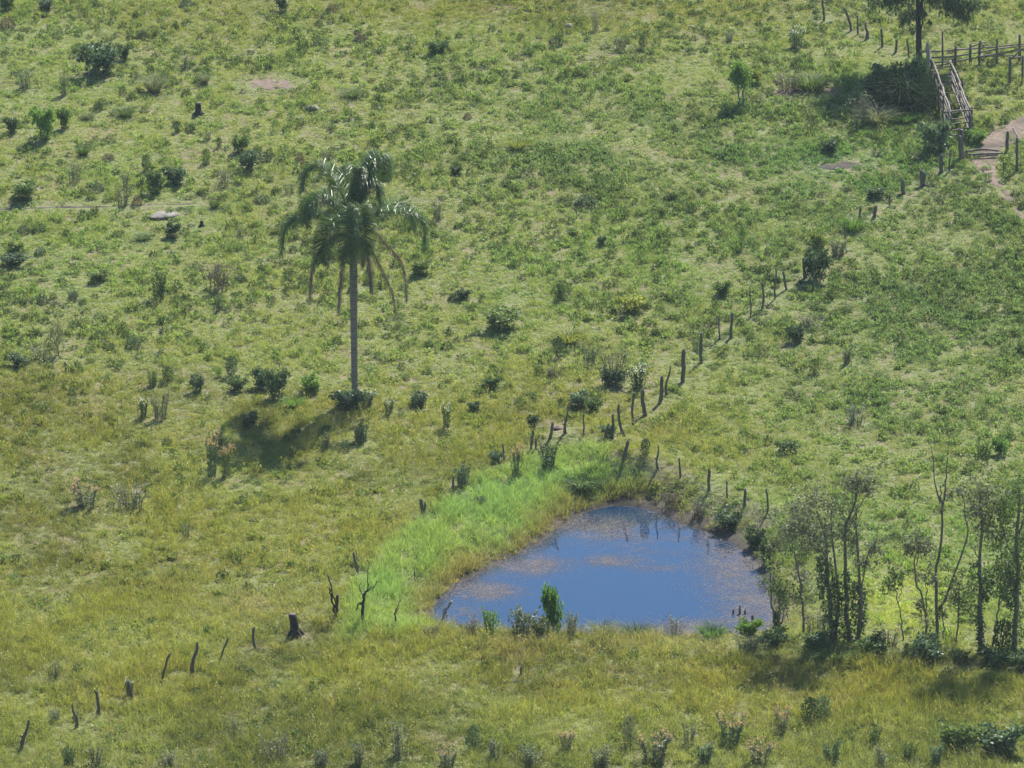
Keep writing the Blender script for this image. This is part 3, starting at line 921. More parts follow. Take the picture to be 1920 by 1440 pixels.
PN = {'leafy': 'bush', 'round': 'bush', 'tussock': 'grass_tussock', 'feather': 'weed_clump', 'plume': 'flowering_weed', 'white': 'flowering_weed', 'column': 'upright_shrub', 'bramble': 'bramble'}
nplant = [0]
def plant(px, py, wpx, hpx, kind, mat, label, group=None, base=None):
    nplant[0] += 1
    v = nplant[0] % 4
    fm, sm = shape(kind, v, mat)
    b0 = P(px, py) if base is None else base
    y0 = py
    while base is None and sdist(b0[:1], b0[1:2], pond)[0] < .25:
        y0 += 3 if py > 1130 else -3
        b0 = P(px, y0)
    hpx += max(0, y0 - py)
    s = px_m(b0)
    nm = PN[kind]
    sw, shh = wpx / s * 1.14, hpx / s * 1.12
    TRAMPLED.append((b0[0], b0[1] - .3, .2 + .5 * sw, .6))
    def place(o):
        o.location = b0
        o.rotation_euler = (0, 0, rng.random() * 6.283)
        o.scale = (sw, sw * (.85 + .3 * rng.random()), shh)
    root = empty(nm, b0)
    place(root)
    link(bpy.data.objects.new('foliage', fm), root)
    if sm is not None:
        link(bpy.data.objects.new('stem', sm), root)
    tag(root, label, nm.replace('_', ' '), group or {'tussock': 'grass tussocks', 'leafy': 'leafy bushes'}.get(kind, 'weeds and shrubs'))
    return root

G, B_, D, Yl, Br, Gy, W = 'leaf', 'leaf_blue', 'leaf_dark', 'leaf_yellow', 'leaf_brown', 'leaf_grey', 'leaf_bright'
PLANTS = [
 # upper left hillside
 (187, 140, 66, 52, 'leafy', B_, 'largest bluish bush high on the upper left slope'),
 (231, 112, 20, 26, 'leafy', D, 'small dark bush just right of the large bluish upper left bush'),
 (122, 178, 20, 42, 'feather', Gy, 'tall narrow grey weed left of the large bluish bush'),
 (47, 165, 42, 34, 'bramble', G, 'loose spreading weed near the left edge, above the bright bush'),
 (14, 52, 28, 22, 'round', Br, 'brownish low bush at the upper left edge'),
 (86, 16, 36, 18, 'leafy', D, 'dark low bush at the top edge far left'),
 (14, 20, 30, 34, 'leafy', G, 'green bush in the top left corner'),
 (350, 12, 24, 16, 'round', D, 'small dark clump at the top edge above the upright stump'),
 (348, 130, 30, 26, 'bramble', G, 'wispy brown-green weed above the small spiky tussocks'),
 (289, 173, 36, 46, 'tussock', Gy, 'pale spiky tussock with dark foot left of the bare oval patch'),
 (384, 157, 20, 28, 'tussock', Gy, 'small spiky tussock nearest left of the bare oval patch'),
 (530, 22, 22, 24, 'leafy', D, 'dark round clump at the top edge above the bare oval patch'),
 (623, 22, 22, 16, 'round', Br, 'brown low clump near the top edge above the palm'),
 (267, 70, 18, 16, 'round', D, 'small dark tuft above the spiky tussocks'),
 (22, 248, 26, 28, 'leafy', D, 'dark bush nearest the left edge beside the bright green bush'),
 (82, 260, 40, 54, 'leafy', W, 'bright green leafy bush near the left edge'),
 (122, 242, 24, 36, 'leafy', G, 'narrow green bush just right of the bright green one'),
 (184, 207, 16, 18, 'round', D, 'little dark tuft between bright bush and long olive clump'),
 (234, 218, 34, 24, 'tussock', G, 'wide olive clump left of the upright stump'),
 (163, 224, 20, 16, 'tussock', Gy, 'small pale clump left of the wide olive clump'),
 (332, 249, 11, 20, 'column', D, 'narrow dark stalk below left of the upright stump'),
 (357, 247, 18, 16, 'round', D, 'small dark tuft directly below the upright stump'),
 (388, 264, 20, 18, 'bramble', G, 'scraggly tuft below right of the upright stump'),
 (411, 277, 10, 18, 'column', D, 'thin dark upright weed right of the scraggly tuft'),
 (452, 286, 30, 30, 'leafy', G, 'rounded green bush left of the palm crown, upper of a pair'),
 (465, 317, 38, 32, 'leafy', B_, 'dark based bush left of the palm crown, lower of a pair'),
 (495, 302, 28, 18, 'round', D, 'low dark clump between bush pair and palm crown'),
 (387, 307, 17, 26, 'column', G, 'upright dark green weed two bushes left of the palm crown'),
 (563, 304, 16, 17, 'round', Br, 'small brown tuft touching the palm crown outline at upper left'),
 (612, 302, 24, 22, 'bramble', D, 'dark tangle just above the palm crown'),
 (156, 291, 24, 26, 'tussock', G, 'grassy tuft below the bright bush on the left slope'),
 (203, 299, 22, 12, 'round', Br, 'brown low tuft on the mid left slope'),
 (275, 322, 18, 30, 'column', G, 'green upright weed left of the broad dark bush'),
 (140, 342, 34, 38, 'bramble', Gy, 'greyish loose weed on the mid left slope'),
 (327, 345, 40, 32, 'leafy', B_, 'broad dark bush above the long pale rock'),
 (293, 360, 30, 36, 'leafy', G, 'green bush left below the broad dark bush'),
 (420, 347, 42, 30, 'bramble', G, 'wide scraggly weed right of the broad dark bush'),
 (234, 352, 22, 28, 'bramble', Gy, 'thin grey weed above the cattle track'),
 (180, 357, 30, 16, 'round', D, 'low dark clump above the cattle track at left'),
 (40, 374, 48, 30, 'leafy', G, 'wide bush near the left edge just above the cattle track'),
 (230, 387, 26, 32, 'feather', Gy, 'grey feathery weed standing at the cattle track'),
 (257, 384, 18, 20, 'round', Br, 'brownish tuft at the cattle track'),
 (402, 390, 22, 24, 'tussock', G, 'green tuft at the right end of the cattle track'),
 (492, 378, 30, 14, 'round', D, 'flat dark clump between rock and palm crown'),
 (543, 362, 26, 20, 'bramble', G, 'light weed touching the palm crown at left'),
 (45, 437, 22, 16, 'round', D, 'small dark tuft below the cattle track far left, left one'),
 (73, 434, 24, 18, 'round', G, 'small green tuft below the cattle track far left, right one'),
 (322, 446, 28, 24, 'leafy', D, 'dark leafy tuft below the long pale rock'),
 (267, 449, 30, 14, 'tussock', G, 'flat grassy tuft below left of the pale rock'),
 (515, 438, 18, 16, 'tussock', Yl, 'small yellow tuft left of the lowest left palm frond'),
 (448, 444, 26, 16, 'bramble', G, 'thin tuft between pale rock and palm'),
 (27, 480, 30, 22, 'leafy', G, 'green tuft at the left edge level with the palm crown'),
 (76, 476, 22, 14, 'round', B_, 'small bluish tuft level with the palm crown at left'),
 # upper middle
 (1042, 84, 26, 18, 'round', D, 'dark low clump below the small white rock'),
 (820, 102, 38, 26, 'leafy', G, 'green bush on the top slope right above the palm'),
 (677, 77, 26, 16, 'round', Br, 'brown low clump above the palm near the top'),
 (1205, 92, 17, 24, 'column', D, 'dark upright weed near the top, right of centre'),
 (1163, 90, 42, 22, 'bramble', G, 'wide pale weed left of the dark upright weed near the top'),
 (1118, 57, 24, 40, 'bramble', Gy, 'tall twiggy weed right of the small white rock'),
 (990, 102, 24, 18, 'tussock', G, 'grassy tuft left of the dark clump near the top'),
 (660, 182, 34, 22, 'tussock', G, 'wide grassy tuft above the palm crown'),
 (970, 279, 42, 28, 'tussock', Yl, 'yellow-green tussock in the middle of the upper slope'),
 (855, 327, 20, 16, 'leafy', D, 'small dark bush right of the palm crown top'),
 (820, 411, 28, 34, 'bramble', Br, 'dark brown twiggy bush beside the right palm frond'),
 (1098, 384, 38, 20, 'round', D, 'dark flat clump on the middle slope right of the palm'),
 (1257, 377, 22, 18, 'round', D, 'dark tuft right of the flat clump on the middle slope'),
 (1128, 462, 16, 20, 'leafy', B_, 'small bluish tuft on open pale grass right of the palm'),
 (877, 222, 16, 12, 'round', Br, 'tiny brown tuft on the upper slope right of the palm'),
 # upper right
 (1493, 90, 32, 38, 'white', B_, 'pale leaved bush with whitish tips below the upper fence posts'),
 (1367, 78, 24, 18, 'feather', Gy, 'greyish weed above the small round tree'),
 (1410, 158, 34, 30, 'leafy', Yl, 'yellow-green bush just right of the small round tree'),
 (1478, 172, 60, 36, 'bramble', Br, 'brown overhanging growth at left of the eroded cut'),
 (1520, 168, 60, 42, 'tussock', G, 'olive overhanging grass on the eroded cut'),
 (1612, 234, 56, 54, 'bramble', Gy, 'greyish shrub in the shade below the top tree'),
 (1645, 232, 54, 44, 'tussock', Gy, 'pale arching tussock right of the greyish shrub'),
 (1690, 230, 40, 26, 'tussock', W, 'light green tussock left of the cattle chute'),
 (1668, 186, 54, 60, 'leafy', D, 'dark rounded shrub at the left side of the tall clump by the chute'),
 (1714, 182, 52, 72, 'leafy', D, 'taller dark rounded shrub between the tall clump and the chute'),
 (1712, 215, 36, 30, 'feather', Gy, 'pinkish grey weed against the left side of the chute'),
 (1748, 284, 54, 52, 'leafy', B_, 'big leaved glossy bush at the front left of the chute'),
 (1830, 270, 34, 24, 'leafy', W, 'light green tuft at the right front foot of the chute'),
 (1640, 372, 34, 20, 'leafy', D, 'dark clump in tall grass below the mud puddle'),
 (1556, 285, 36, 22, 'leafy', D, 'dark low bush just above the mud puddle'),
 (1535, 465, 30, 26, 'leafy', Yl, 'yellow flecked bush above the broad post'),
 (1531, 522, 44, 52, 'leafy', D, 'dark leafy bush right of the broad diagonal fence post'),
 (1570, 478, 50, 30, 'feather', Gy, 'grey weed between leafy bush and thin tall stake'),
 (1391, 470, 12, 42, 'column', G, 'thin upright weed on pale grass left of the diagonal fence'),
 (1600, 435, 36, 44, 'tussock', W, 'tall bright tussock beside the diagonal fence'),
 # left middle
 (22, 497, 44, 18, 'leafy', D, 'wide dark low clump at the left edge'),
 (80, 568, 22, 17, 'round', D, 'dark green round tuft on the left, larger of two'),
 (100, 560, 14, 12, 'round', G, 'small tuft beside the dark round tuft on the left'),
 (182, 527, 34, 18, 'leafy', G, 'flat green tuft on the left below the cattle track'),
 (137, 564, 24, 22, 'bramble', B_, 'bluish loose tuft on the left'),
 (297, 562, 48, 54, 'feather', G, 'loose tall weed left of the bare bramble'),
 (402, 547, 62, 56, 'bramble', Br, 'large bare brownish bramble left of the palm'),
 (410, 584, 16, 30, 'feather', B_, 'narrow weed right below the bare bramble'),
 (450, 527, 24, 14, 'round', D, 'low dark clump between bramble and palm'),
 (108, 667, 28, 62, 'column', Gy, 'tall grey pillar-like weed on the left'),
 (77, 674, 44, 26, 'bramble', Gy, 'grey tangle at the foot of the pillar-like weed'),
 (38, 687, 34, 20, 'leafy', D, 'dark low bush at the left edge beside the grey tangle'),
 (250, 650, 25, 24, 'round', B_, 'neat round blue-green bush on open grass left of the palm'),
 (434, 705, 21, 35, 'column', B_, 'rounded column-like bush left of the palm foot'),
 (315, 716, 24, 27, 'column', G, 'small cone-like bush left of the column-like bush'),
 (288, 724, 26, 34, 'feather', G, 'thin weed beside the small cone-like bush'),
 (371, 735, 24, 30, 'leafy', B_, 'bluish bush between cone-like and column-like bushes'),
 (410, 707, 13, 18, 'column', W, 'tiny bright upright bush left of the column-like bush'),
 (490, 730, 38, 38, 'leafy', B_, 'left of two dark leafy bushes left of the palm foot'),
 (520, 750, 42, 50, 'leafy', D, 'right and larger of two dark leafy bushes left of the palm foot'),
 (442, 733, 34, 24, 'leafy', G, 'low green bush under the column-like bush'),
 (585, 734, 36, 30, 'leafy', W, 'yellowish leafy bush just left of the palm foot'),
 (552, 765, 30, 30, 'tussock', W, 'arching bright tussock above the palm shadow'),
 (266, 784, 28, 38, 'white', D, 'dark bush with white flower tips in the left meadow'),
 (302, 787, 42, 54, 'feather', Gy, 'feathery grey weed beside the white tipped bush'),
 (398, 892, 36, 78, 'plume', B_, 'tall weed with pinkish plumes in the left meadow'),
 (424, 895, 30, 60, 'plume', G, 'shorter plumed weed right of the tall plumed one'),
 (165, 950, 66, 46, 'plume', Gy, 'greyish flowering clump in the left meadow, left of two'),
 (245, 955, 80, 44, 'bramble', Gy, 'wide pale shrub in the left meadow, right of the flowering clump'),
 (468, 800, 40, 26, 'leafy', D, 'dark low bush at the left end of the palm shadow'),  # dark leaves fill in a blob of the palm's cast shadow
 # near the palm and the middle
 (655, 768, 54, 36, 'leafy', B_, 'glossy leafy bush at the palm foot'),
 (686, 758, 36, 26, 'white', B_, 'bush with white glints just right of the palm foot'),
 (730, 777, 24, 30, 'white', B_, 'small white topped bush right of the palm foot'),
 (785, 762, 40, 26, 'leafy', B_, 'round bluish bush above the short pale log'),
 (838, 802, 24, 48, 'white', G, 'tall white flowered weed right of the short pale log'),
 (677, 828, 46, 40, 'feather', B_, 'bluish upright weed below the palm foot'),
 (646, 847, 19, 24, 'round', D, 'small dark round bush below the palm foot'),
 (610, 845, 30, 34, 'feather', Gy, 'pale weed at the right edge of the palm shadow'),
 (870, 560, 30, 18, 'leafy', D, 'dark tuft right of the palm trunk, right of two'),
 (850, 562, 18, 14, 'round', D, 'small dark tuft right of the palm trunk, left of two'),
 (937, 617, 64, 36, 'leafy', G, 'wide bush with dark underside in the middle of the pasture'),
 (787, 514, 34, 26, 'leafy', G, 'dark footed bush right of the hanging palm fronds'),
 (1065, 642, 54, 34, 'tussock', Yl, 'yellow tussock above the fir-like bush'),
 (1047, 672, 22, 38, 'column', D, 'dark fir-like bush below the yellow tussock'),
 (1187, 585, 52, 28, 'leafy', Yl, 'yellow topped bush with dark foot left of the diagonal fence'),
 (1053, 562, 26, 34, 'feather', G, 'light green weed above the yellow tussock'),
 (1355, 554, 30, 26, 'leafy', G, 'round green bush left of the slender diagonal fence posts'),
 (1107, 684, 42, 36, 'bramble', G, 'twiggy bush right of the fir-like bush'),
 (1153, 718, 60, 64, 'bramble', Br, 'large brown tangled thicket left of the diagonal fence'),
 (1150, 722, 44, 30, 'leafy', D, 'dark leafy base in front of the brown tangled thicket'),
 (1197, 730, 40, 46, 'white', D, 'dark bush with white glints beside the diagonal fence'),
 (1080, 764, 44, 28, 'leafy', B_, 'low dark bush above the bank corner, left of two'),
 (1110, 772, 36, 24, 'leafy', G, 'low dark bush above the bank corner, right of two'),
 (1037, 708, 34, 20, 'bramble', Br, 'reddish low twigs below the fir-like bush'),
 (923, 728, 30, 22, 'leafy', G, 'soft green tuft in the pale grass centre'),
 (887, 770, 26, 16, 'leafy', D, 'small tuft right of the white flowered weed'),
 (1000, 799, 22, 20, 'leafy', D, 'small dark tuft above the bank fence'),
 # bank
 (1027, 886, 46, 56, 'feather', B_, 'dark bluish upright shrub on the crest of the bank'),
 (968, 898, 28, 64, 'plume', B_, 'tall pale headed weed on the crest of the bank'),
 (868, 911, 44, 44, 'feather', B_, 'leafy weed on the fence line of the bank'),
 (927, 868, 24, 20, 'leafy', B_, 'small bluish weed behind the bank crest'),
 (1210, 855, 20, 31, 'column', D, 'dark oval bush between fence posts behind the bank'),
 (1092, 918, 52, 34, 'tussock', G, 'dark olive clump at the top of the pond bank'),
 (1140, 820, 30, 22, 'leafy', B_, 'low bluish weed at the bank corner post'),
 (898, 945, 18, 14, 'leafy', B_, 'small bluish tuft on the bright bank'),
 # right field
 (1492, 642, 30, 30, 'leafy', D, 'dark bush at the middle of the right field'),
 (1520, 612, 50, 22, 'bramble', Br, 'pinkish brown twigs above the dark bush in the right field'),
 (1528, 702, 20, 28, 'column', G, 'small upright bush with shadow in the right field'),
 (1588, 682, 30, 28, 'feather', Gy, 'greyish weed right of the small upright bush'),
 (1605, 797, 56, 36, 'bramble', B_, 'wide bluish shrub low in the right field'),
 (1843, 863, 40, 38, 'feather', G, 'soft green shrub right of the bare twin trunks, left of two'),
 (1877, 853, 30, 28, 'leafy', W, 'bright green shrub near the right edge, right of two'),
 (1480, 848, 40, 20, 'leafy', G, 'low green patch bush behind the pond fence'),
 # pond edge
 (1090, 925, 44, 22, 'leafy', G, 'dull green clump above the far left water edge'),
 (1262, 948, 50, 30, 'bramble', Br, 'dry brown twigs on the far pond bank, left'),
 (1310, 968, 50, 30, 'bramble', Br, 'dry brown twigs on the far pond bank, middle'),
 (1362, 992, 44, 28, 'leafy', D, 'dark overhanging bush on the far right pond bank'),
 (1415, 1042, 36, 34, 'leafy', D, 'dark hanging bush at the pond\'s right bank, upper'),
 (1440, 1085, 30, 50, 'leafy', D, 'dark hanging bush at the pond\'s right bank, lower'),
 (1038, 1176, 36, 68, 'leafy', W, 'bright topped bush standing against the pond water'),
 (980, 1178, 66, 40, 'feather', Gy, 'wispy green shrub left of the bright topped pond bush'),
 (922, 1180, 46, 40, 'feather', W, 'green weed left in the near pond edge row'),
 (1012, 1180, 30, 22, 'leafy', Gy, 'light leafy tuft at the foot of the bright topped bush'),
 (1070, 1178, 26, 34, 'feather', Gy, 'grey weed just right of the bright topped bush'),
 (885, 1188, 56, 28, 'bramble', Br, 'reddish brown dry weeds at the near left pond edge'),
 (808, 1196, 40, 26, 'bramble', Br, 'dark dry twigs at the left tip of the pond'),
 (1128, 1182, 40, 36, 'tussock', Gy, 'straw coloured tussock at the near pond edge'),
 (1195, 1188, 46, 28, 'tussock', G, 'green tussock left of the pale leaning stake'),
 (1265, 1188, 50, 32, 'bramble', Gy, 'dull weed right of the pale leaning stake'),
 (1335, 1185, 46, 26, 'tussock', W, 'green tussock at the near right pond edge'),
 (1405, 1190, 44, 30, 'leafy', W, 'light green weed at the pond\'s near right corner'),
 (244, 1306, 20, 34, 'white', G, 'little white blossomed weed touching the fourth lower left post'),
 # bottom
 (517, 1427, 64, 48, 'bramble', Gy, 'large grey rounded shrub at the bottom, left of centre'),
 (100, 1272, 46, 30, 'bramble', G, 'loose shrub behind the lower left fence posts'),
 (102, 1352, 30, 24, 'feather', Gy, 'grey weed beside the second lower left post'),
 (128, 1442, 34, 44, 'feather', D, 'dark weed at the bottom edge near the left corner'),
 (180, 1434, 34, 38, 'feather', Gy, 'pale weed at the bottom edge right of the dark one'),
 (350, 1012, 32, 34, 'bramble', G, 'loose weed in the left meadow below the plumed weeds'),
 (752, 1420, 44, 76, 'feather', Gy, 'tall bushy grey shrub at the bottom centre left'),
 (673, 1436, 40, 50, 'feather', Gy, 'short grey weed left of the tall bushy grey shrub'),
 (888, 1408, 26, 46, 'column', B_, 'slim bluish weed at the bottom centre'),
 (838, 1436, 50, 36, 'plume', Gy, 'grey flowering weeds right of the tall bushy shrub'),
 (1000, 1438, 60, 44, 'feather', Gy, 'grey weeds at the bottom edge centre'),
 (1225, 1432, 70, 56, 'plume', Gy, 'wide grey flowering shrub at the bottom right of centre'),
 (1180, 1400, 26, 56, 'column', Gy, 'upright grey weed above the wide flowering shrub'),
 (1368, 1400, 60, 60, 'plume', B_, 'bluish flowering shrub at the bottom right of centre'),
 (1468, 1375, 40, 50, 'plume', Gy, 'pale flowering weed left of the dark double bush'),
 (1518, 1358, 34, 48, 'column', D, 'left half of the dark double bush in the lower right meadow'),
 (1543, 1352, 30, 44, 'column', B_, 'right half of the dark double bush in the lower right meadow'),
 (1797, 1408, 66, 54, 'leafy', G, 'wide dark footed bush in the lower right corner, left of two'),
 (1877, 1414, 84, 54, 'leafy', B_, 'widest bush in the lower right corner'),
 (1703, 1428, 40, 40, 'feather', G, 'green weed left of the lower right corner bushes'),
 (1560, 1432, 44, 44, 'feather', B_, 'bluish weed at the bottom edge below the dark double bush'),
 (930, 1424, 44, 40, 'feather', Gy, 'grey weed right of the slim bluish bottom weed'),
 (1062, 1408, 36, 38, 'plume', Gy, 'pale flowering weed above the bottom centre grey weeds'),
 (1130, 1440, 56, 46, 'feather', Gy, 'grey weed at the bottom edge left of the wide flowering shrub'),
 (1292, 1398, 34, 48, 'feather', Gy, 'grey weed between wide and bluish flowering shrubs'),
 (1318, 1438, 54, 44, 'feather', B_, 'bluish weed below the bluish flowering shrub at the bottom edge'),
 (1424, 1436, 52, 46, 'plume', Gy, 'grey flowering weed at the bottom edge under the pale flowering weed'),
 (1640, 1398, 36, 38, 'feather', G, 'lone green weed in the lower right meadow'),
 (1652, 1440, 44, 40, 'feather', Gy, 'grey weed at the bottom edge below the lone green weed'),
 (1752, 1436, 44, 40, 'feather', B_, 'bluish weed at the bottom edge left below the corner bushes'),
 (600, 1438, 50, 36, 'feather', Gy, 'grey weed at the bottom edge right of the large grey rounded shrub'),
 (318, 1436, 44, 30, 'feather', Gy, 'grey weed at the bottom edge below the hooked post'),
 (440, 1378, 40, 30, 'bramble', G, 'loose green weed above the large grey rounded shrub'),
 # undergrowth of the thicket
 (1402, 1222, 60, 34, 'bramble', D, 'dim tangle left of the thicket at the pond corner'),
 (1455, 1210, 44, 32, 'leafy', D, 'dark undergrowth at the left end of the thicket'),
 (1525, 1218, 56, 28, 'leafy', D, 'dark undergrowth under the ivy clad stems, left'),
 (1530, 1190, 50, 46, 'bramble', Br, 'brown shrub beside the ivy clad stems'),
 (1640, 1228, 60, 34, 'leafy', G, 'green undergrowth right of the ivy clad stems'),
 (1665, 1210, 64, 36, 'bramble', Br, 'brownish tangle in the thicket opening'),
 (1745, 1240, 60, 42, 'leafy', B_, 'large bluish undergrowth below the bare twin trunks'),
 (1700, 1232, 46, 24, 'feather', G, 'dark undergrowth left of the bare twin trunks'),
 (1800, 1244, 46, 26, 'feather', D, 'dark undergrowth right of the bare twin trunks'),
 (1862, 1250, 52, 34, 'leafy', D, 'dark undergrowth beside the ivy column tree'),
 (1912, 1258, 54, 34, 'leafy', D, 'dark undergrowth at the right edge below the last tree'),
 (1880, 1235, 40, 70, 'column', D, 'dark upright shrub between the last two trees'),
 (1560, 1235, 56, 28, 'tussock', G, 'dull grass clump before the ivy clad stems'),
]
for row in PLANTS:
    plant(*row)

# the tall dark grass clump beside the chute is its own big tussock
def big_clump():
    b0 = P(1692, 196)
    s = px_m(b0)
    root = empty('bamboo_grass_clump', b0)
    rg = np.random.default_rng(77)
    mb = MB()
    n = 3600
    a, q = rg.random(n) * 6.283, np.sqrt(rg.random(n))
    pos_ = np.column_stack([q * np.cos(a) * 44 / s, q * np.sin(a) * 60 / s, np.zeros(n)])
    pos_[:, 2] = H(b0[0] + pos_[:, 0], b0[1] + pos_[:, 1]) - b0[2]
    d = np.column_stack([pos_[:, 0] * .35, pos_[:, 1] * .25, np.ones(n)]) + rg.normal(0, .22, (n, 3))
    bend = np.column_stack([np.cos(a), np.sin(a), np.full(n, -1.0)]) * (.5 + .7 * rg.random(n))[:, None]
    blades(mb, pos_, d, (1.7 + 1.2 * rg.random(n)) * (1.2 - .55 * q), .035, bend * .9, .6 + .7 * rg.random(n), rg=rg)
    mb.build('leaf_blades', leaf_mat('dark_shaded_cane_leaf', (.026, .052, .022), .2), root)  # dark leaf, deepened further to put the tall tree's shade into the colour
    mb = MB()
    for _ in range(60):
        k = rg.integers(0, n)
        e = pos_[k]
        tube(mb, [e, e + np.array([rg.normal(0, .1), rg.normal(0, .1), 1.1])], [.014, .006], 5, cap=False, rg=rg)
    mb.build('cane', M['leaf'], root)
    tag(root, 'big dark clump of tall arching grass left of the chute', 'grass clump')
big_clump()

# ---------------------------------------------------------------- queen palm
def make_palm():
    b0 = P(665, 740)
    Yp = b0[1]
    s = px_m(b0)
    root = empty('palm_tree', b0)
    rg = np.random.default_rng(5)
    def wp(px, py, dy=0.0):
        return at_y(px, py, Yp) + np.array([0, dy, 0]) - b0
    mb = MB()
    pts = [wp(665, 750), wp(665, 735), wp(664.5, 690), wp(664, 640), wp(663.5, 590), wp(663, 540), wp(662.5, 500), wp(662, 468), wp(661, 450)]
    path = smooth_path(pts, 60)
    t = np.linspace(0, 1, 60)
    rad = np.interp(t, [0, .03, .15, .4, .7, .9, 1], [9.0, 7.2, 6.0, 6.4, 7.2, 7.4, 6.2]) / s
    rad = rad * (1 + .025 * np.sin(np.arange(60) * 2.1))
    tube(mb, path, rad, 14, 1, 0, .03, rg=rg)
    tr = mb.build('trunk', M['palm_trunk'], root, smooth=True)
    for k in range(9):                           # ring scars left by fallen fronds
        i = 8 + k * 5
        mb = MB()
        q = path[i]
        tube(mb, [q - [0, 0, .03], q, q + [0, 0, .03]], [rad[i] * 1.0, rad[i] * 1.05, rad[i] * 1.0], 14, 1, 0, .03, cap=False, rg=rg)
        mb.build('ring_scar', M['palm_trunk'], tr)
    for k in range(9):                           # old frond bases
        a = k * 2.4
        e = np.array([math.cos(a), math.sin(a), 0])
        z0 = wp(661.5, 478 - 3 * k)
        mb = MB()
        tube(mb, [z0 + e * .1 - [0, 0, .25], z0 + e * .2 + [0, 0, .1], z0 + e * .34 + [0, 0, .4]], [.05, .09, .04], 7, 1, 0, .2, rg=rg)
        mb.build('frond_base', M['palm_dead'], root)
    hub = wp(661, 440)
    def frond(pts, n_leaf, L, name, mat, hang, width=.035, plum=.5, stem=.035):
        path = smooth_path(pts, 26)
        T = unit(np.gradient(path, axis=0))
        mb = MB()
        u = np.linspace(.12, .99, n_leaf) * 25
        i = np.clip(u.astype(int), 0, 24)
        c = path[i] * (1 - (u - i))[:, None] + path[np.minimum(i + 1, 25)] * (u - i)[:, None]
        tt = T[i]
        side = unit(np.cross(tt, [0, 0, 1.0]) + 1e-4)
        upv = np.cross(side, tt)
        prof = np.clip(np.interp(u / 25, [.1, .25, .6, .9, 1], [.5, 1, 1, .7, .45]), 0, 1)
        for sg in (-1, 1):
            for rep in range(2):
                ln = L * prof * (.75 + .4 * rg.random(n_leaf))
                d = side * sg * (.75 + .25 * rg.random((n_leaf, 1))) + tt * (.45 + .25 * rg.random((n_leaf, 1))) + upv * (rg.normal(0, plum, (n_leaf, 1)) + (.25 if rep else -.1))
                d = unit(d)
                bend = np.tile(np.array([0, 0, -1.0]), (n_leaf, 1)) * (hang * (.6 + .8 * rg.random(n_leaf)))[:, None]
                if name == 'dead_frond':
                    d = unit(d * 1.0 + np.array([0, 0, -1.0]))
                blades(mb, c + rg.normal(0, .01, c.shape), d, ln, width, bend, .6 + .7 * rg.random(n_leaf), rg=rg)
        o = mb.build(name, mat, root)
        mb = MB()
        tube(mb, path, np.linspace(stem, .008, 26), 6, 1, 0, .1, rg=rg)
        mb.build('rachis', M['palm_dead'] if name == 'dead_frond' else M['leaf'], o)
    GF = [
        [(661, 440, 0), (672, 385, .3), (685, 335, .7), (700, 306, 1.1), (716, 312, 1.5), (723, 345, 1.7)],
        [(661, 440, 0), (664, 395, .7), (678, 352, 1.6), (697, 325, 2.4), (712, 335, 2.9), (716, 368, 3.1)],
        [(661, 440, 0), (645, 380, .5), (620, 340, .9), (596, 322, 1.2), (573, 335, 1.4), (565, 374, 1.5)],
        [(661, 440, 0), (640, 392, -.3), (618, 366, -.6), (596, 366, -.9), (580, 380, -1.1), (574, 408, -1.2)],
        [(661, 440, 0), (632, 418, .3), (600, 406, .4), (563, 412, .5), (536, 432, .6), (526, 484, .6)],
        [(661, 440, 0), (690, 411, .2), (724, 400, .3), (762, 402, .3), (792, 418, .3), (797, 474, .3)],
        [(661, 440, 0), (690, 425, 1.2), (720, 410, 2.2), (748, 412, 3.0), (765, 432, 3.3), (770, 465, 3.4)],
        [(661, 440, 0), (660, 396, -.7), (657, 382, -1.6), (655, 398, -2.5), (655, 430, -3.0), (654, 462, -3.2)],
        [(661, 440, 0), (668, 390, -.8), (676, 374, -1.6), (685, 390, -2.3), (690, 420, -2.7), (692, 450, -2.8)],
        [(661, 440, 0), (642, 400, -.9), (628, 392, -1.7), (616, 408, -2.4), (610, 440, -2.7), (608, 466, -2.8)],
        [(661, 440, 0), (652, 388, 1.0), (643, 352, 2.0), (634, 342, 2.8), (628, 356, 3.3), (626, 385, 3.5)],
        [(661, 440, 0), (640, 415, 1.2), (610, 394, 2.2), (585, 396, 2.9), (570, 416, 3.2), (566, 446, 3.3)],
        [(661, 440, 0), (668, 400, 0), (678, 362, .2), (690, 346, .3), (704, 352, .4), (712, 384, .4)],
        [(661, 440, 0), (664, 395, .1), (670, 350, .2), (674, 318, .3)],
    ]
    for f in GF:
        frond([wp(*q) for q in f], 190, 1.05, 'frond', M['palm_leaf'], 2.3, .022, .3)
    DF = [
        ([(661, 447, 0), (640, 437, -.3), (618, 448, -.5), (588, 484, -.7), (560, 513, -.8), (540, 536, -.8)], 10, .2),
        ([(661, 447, 0), (636, 440, .2), (606, 462, .3), (588, 497, .3), (583, 532, .3), (581, 566, .3)], 60, .42),
        ([(661, 450, 0), (648, 466, -.4), (642, 500, -.5), (638, 540, -.5), (636, 580, -.5)], 60, .4),
        ([(661, 447, 0), (682, 444, -.5), (692, 478, -.6), (695, 510, -.6), (697, 540, -.6)], 66, .45),
        ([(661, 447, 0), (686, 455, .2), (712, 500, .3), (735, 550, .3), (742, 592, .3)], 56, .36),
        ([(661, 447, 0), (696, 434, .4), (728, 468, .6), (751, 494, .6), (760, 535, .6), (762, 570, .6)], 60, .38),
        ([(661, 447, 0), (672, 452, .6), (678, 480, .8), (680, 505, .8)], 50, .4),
    ]
    for f, n, L in DF:
        frond([wp(*q) for q in f], int(n * 1.9), L * 1.35, 'dead_frond', M['palm_dead'], .8, .02, .5, .03)
    mb = MB()                                    # hanging fruit stalk under the crown
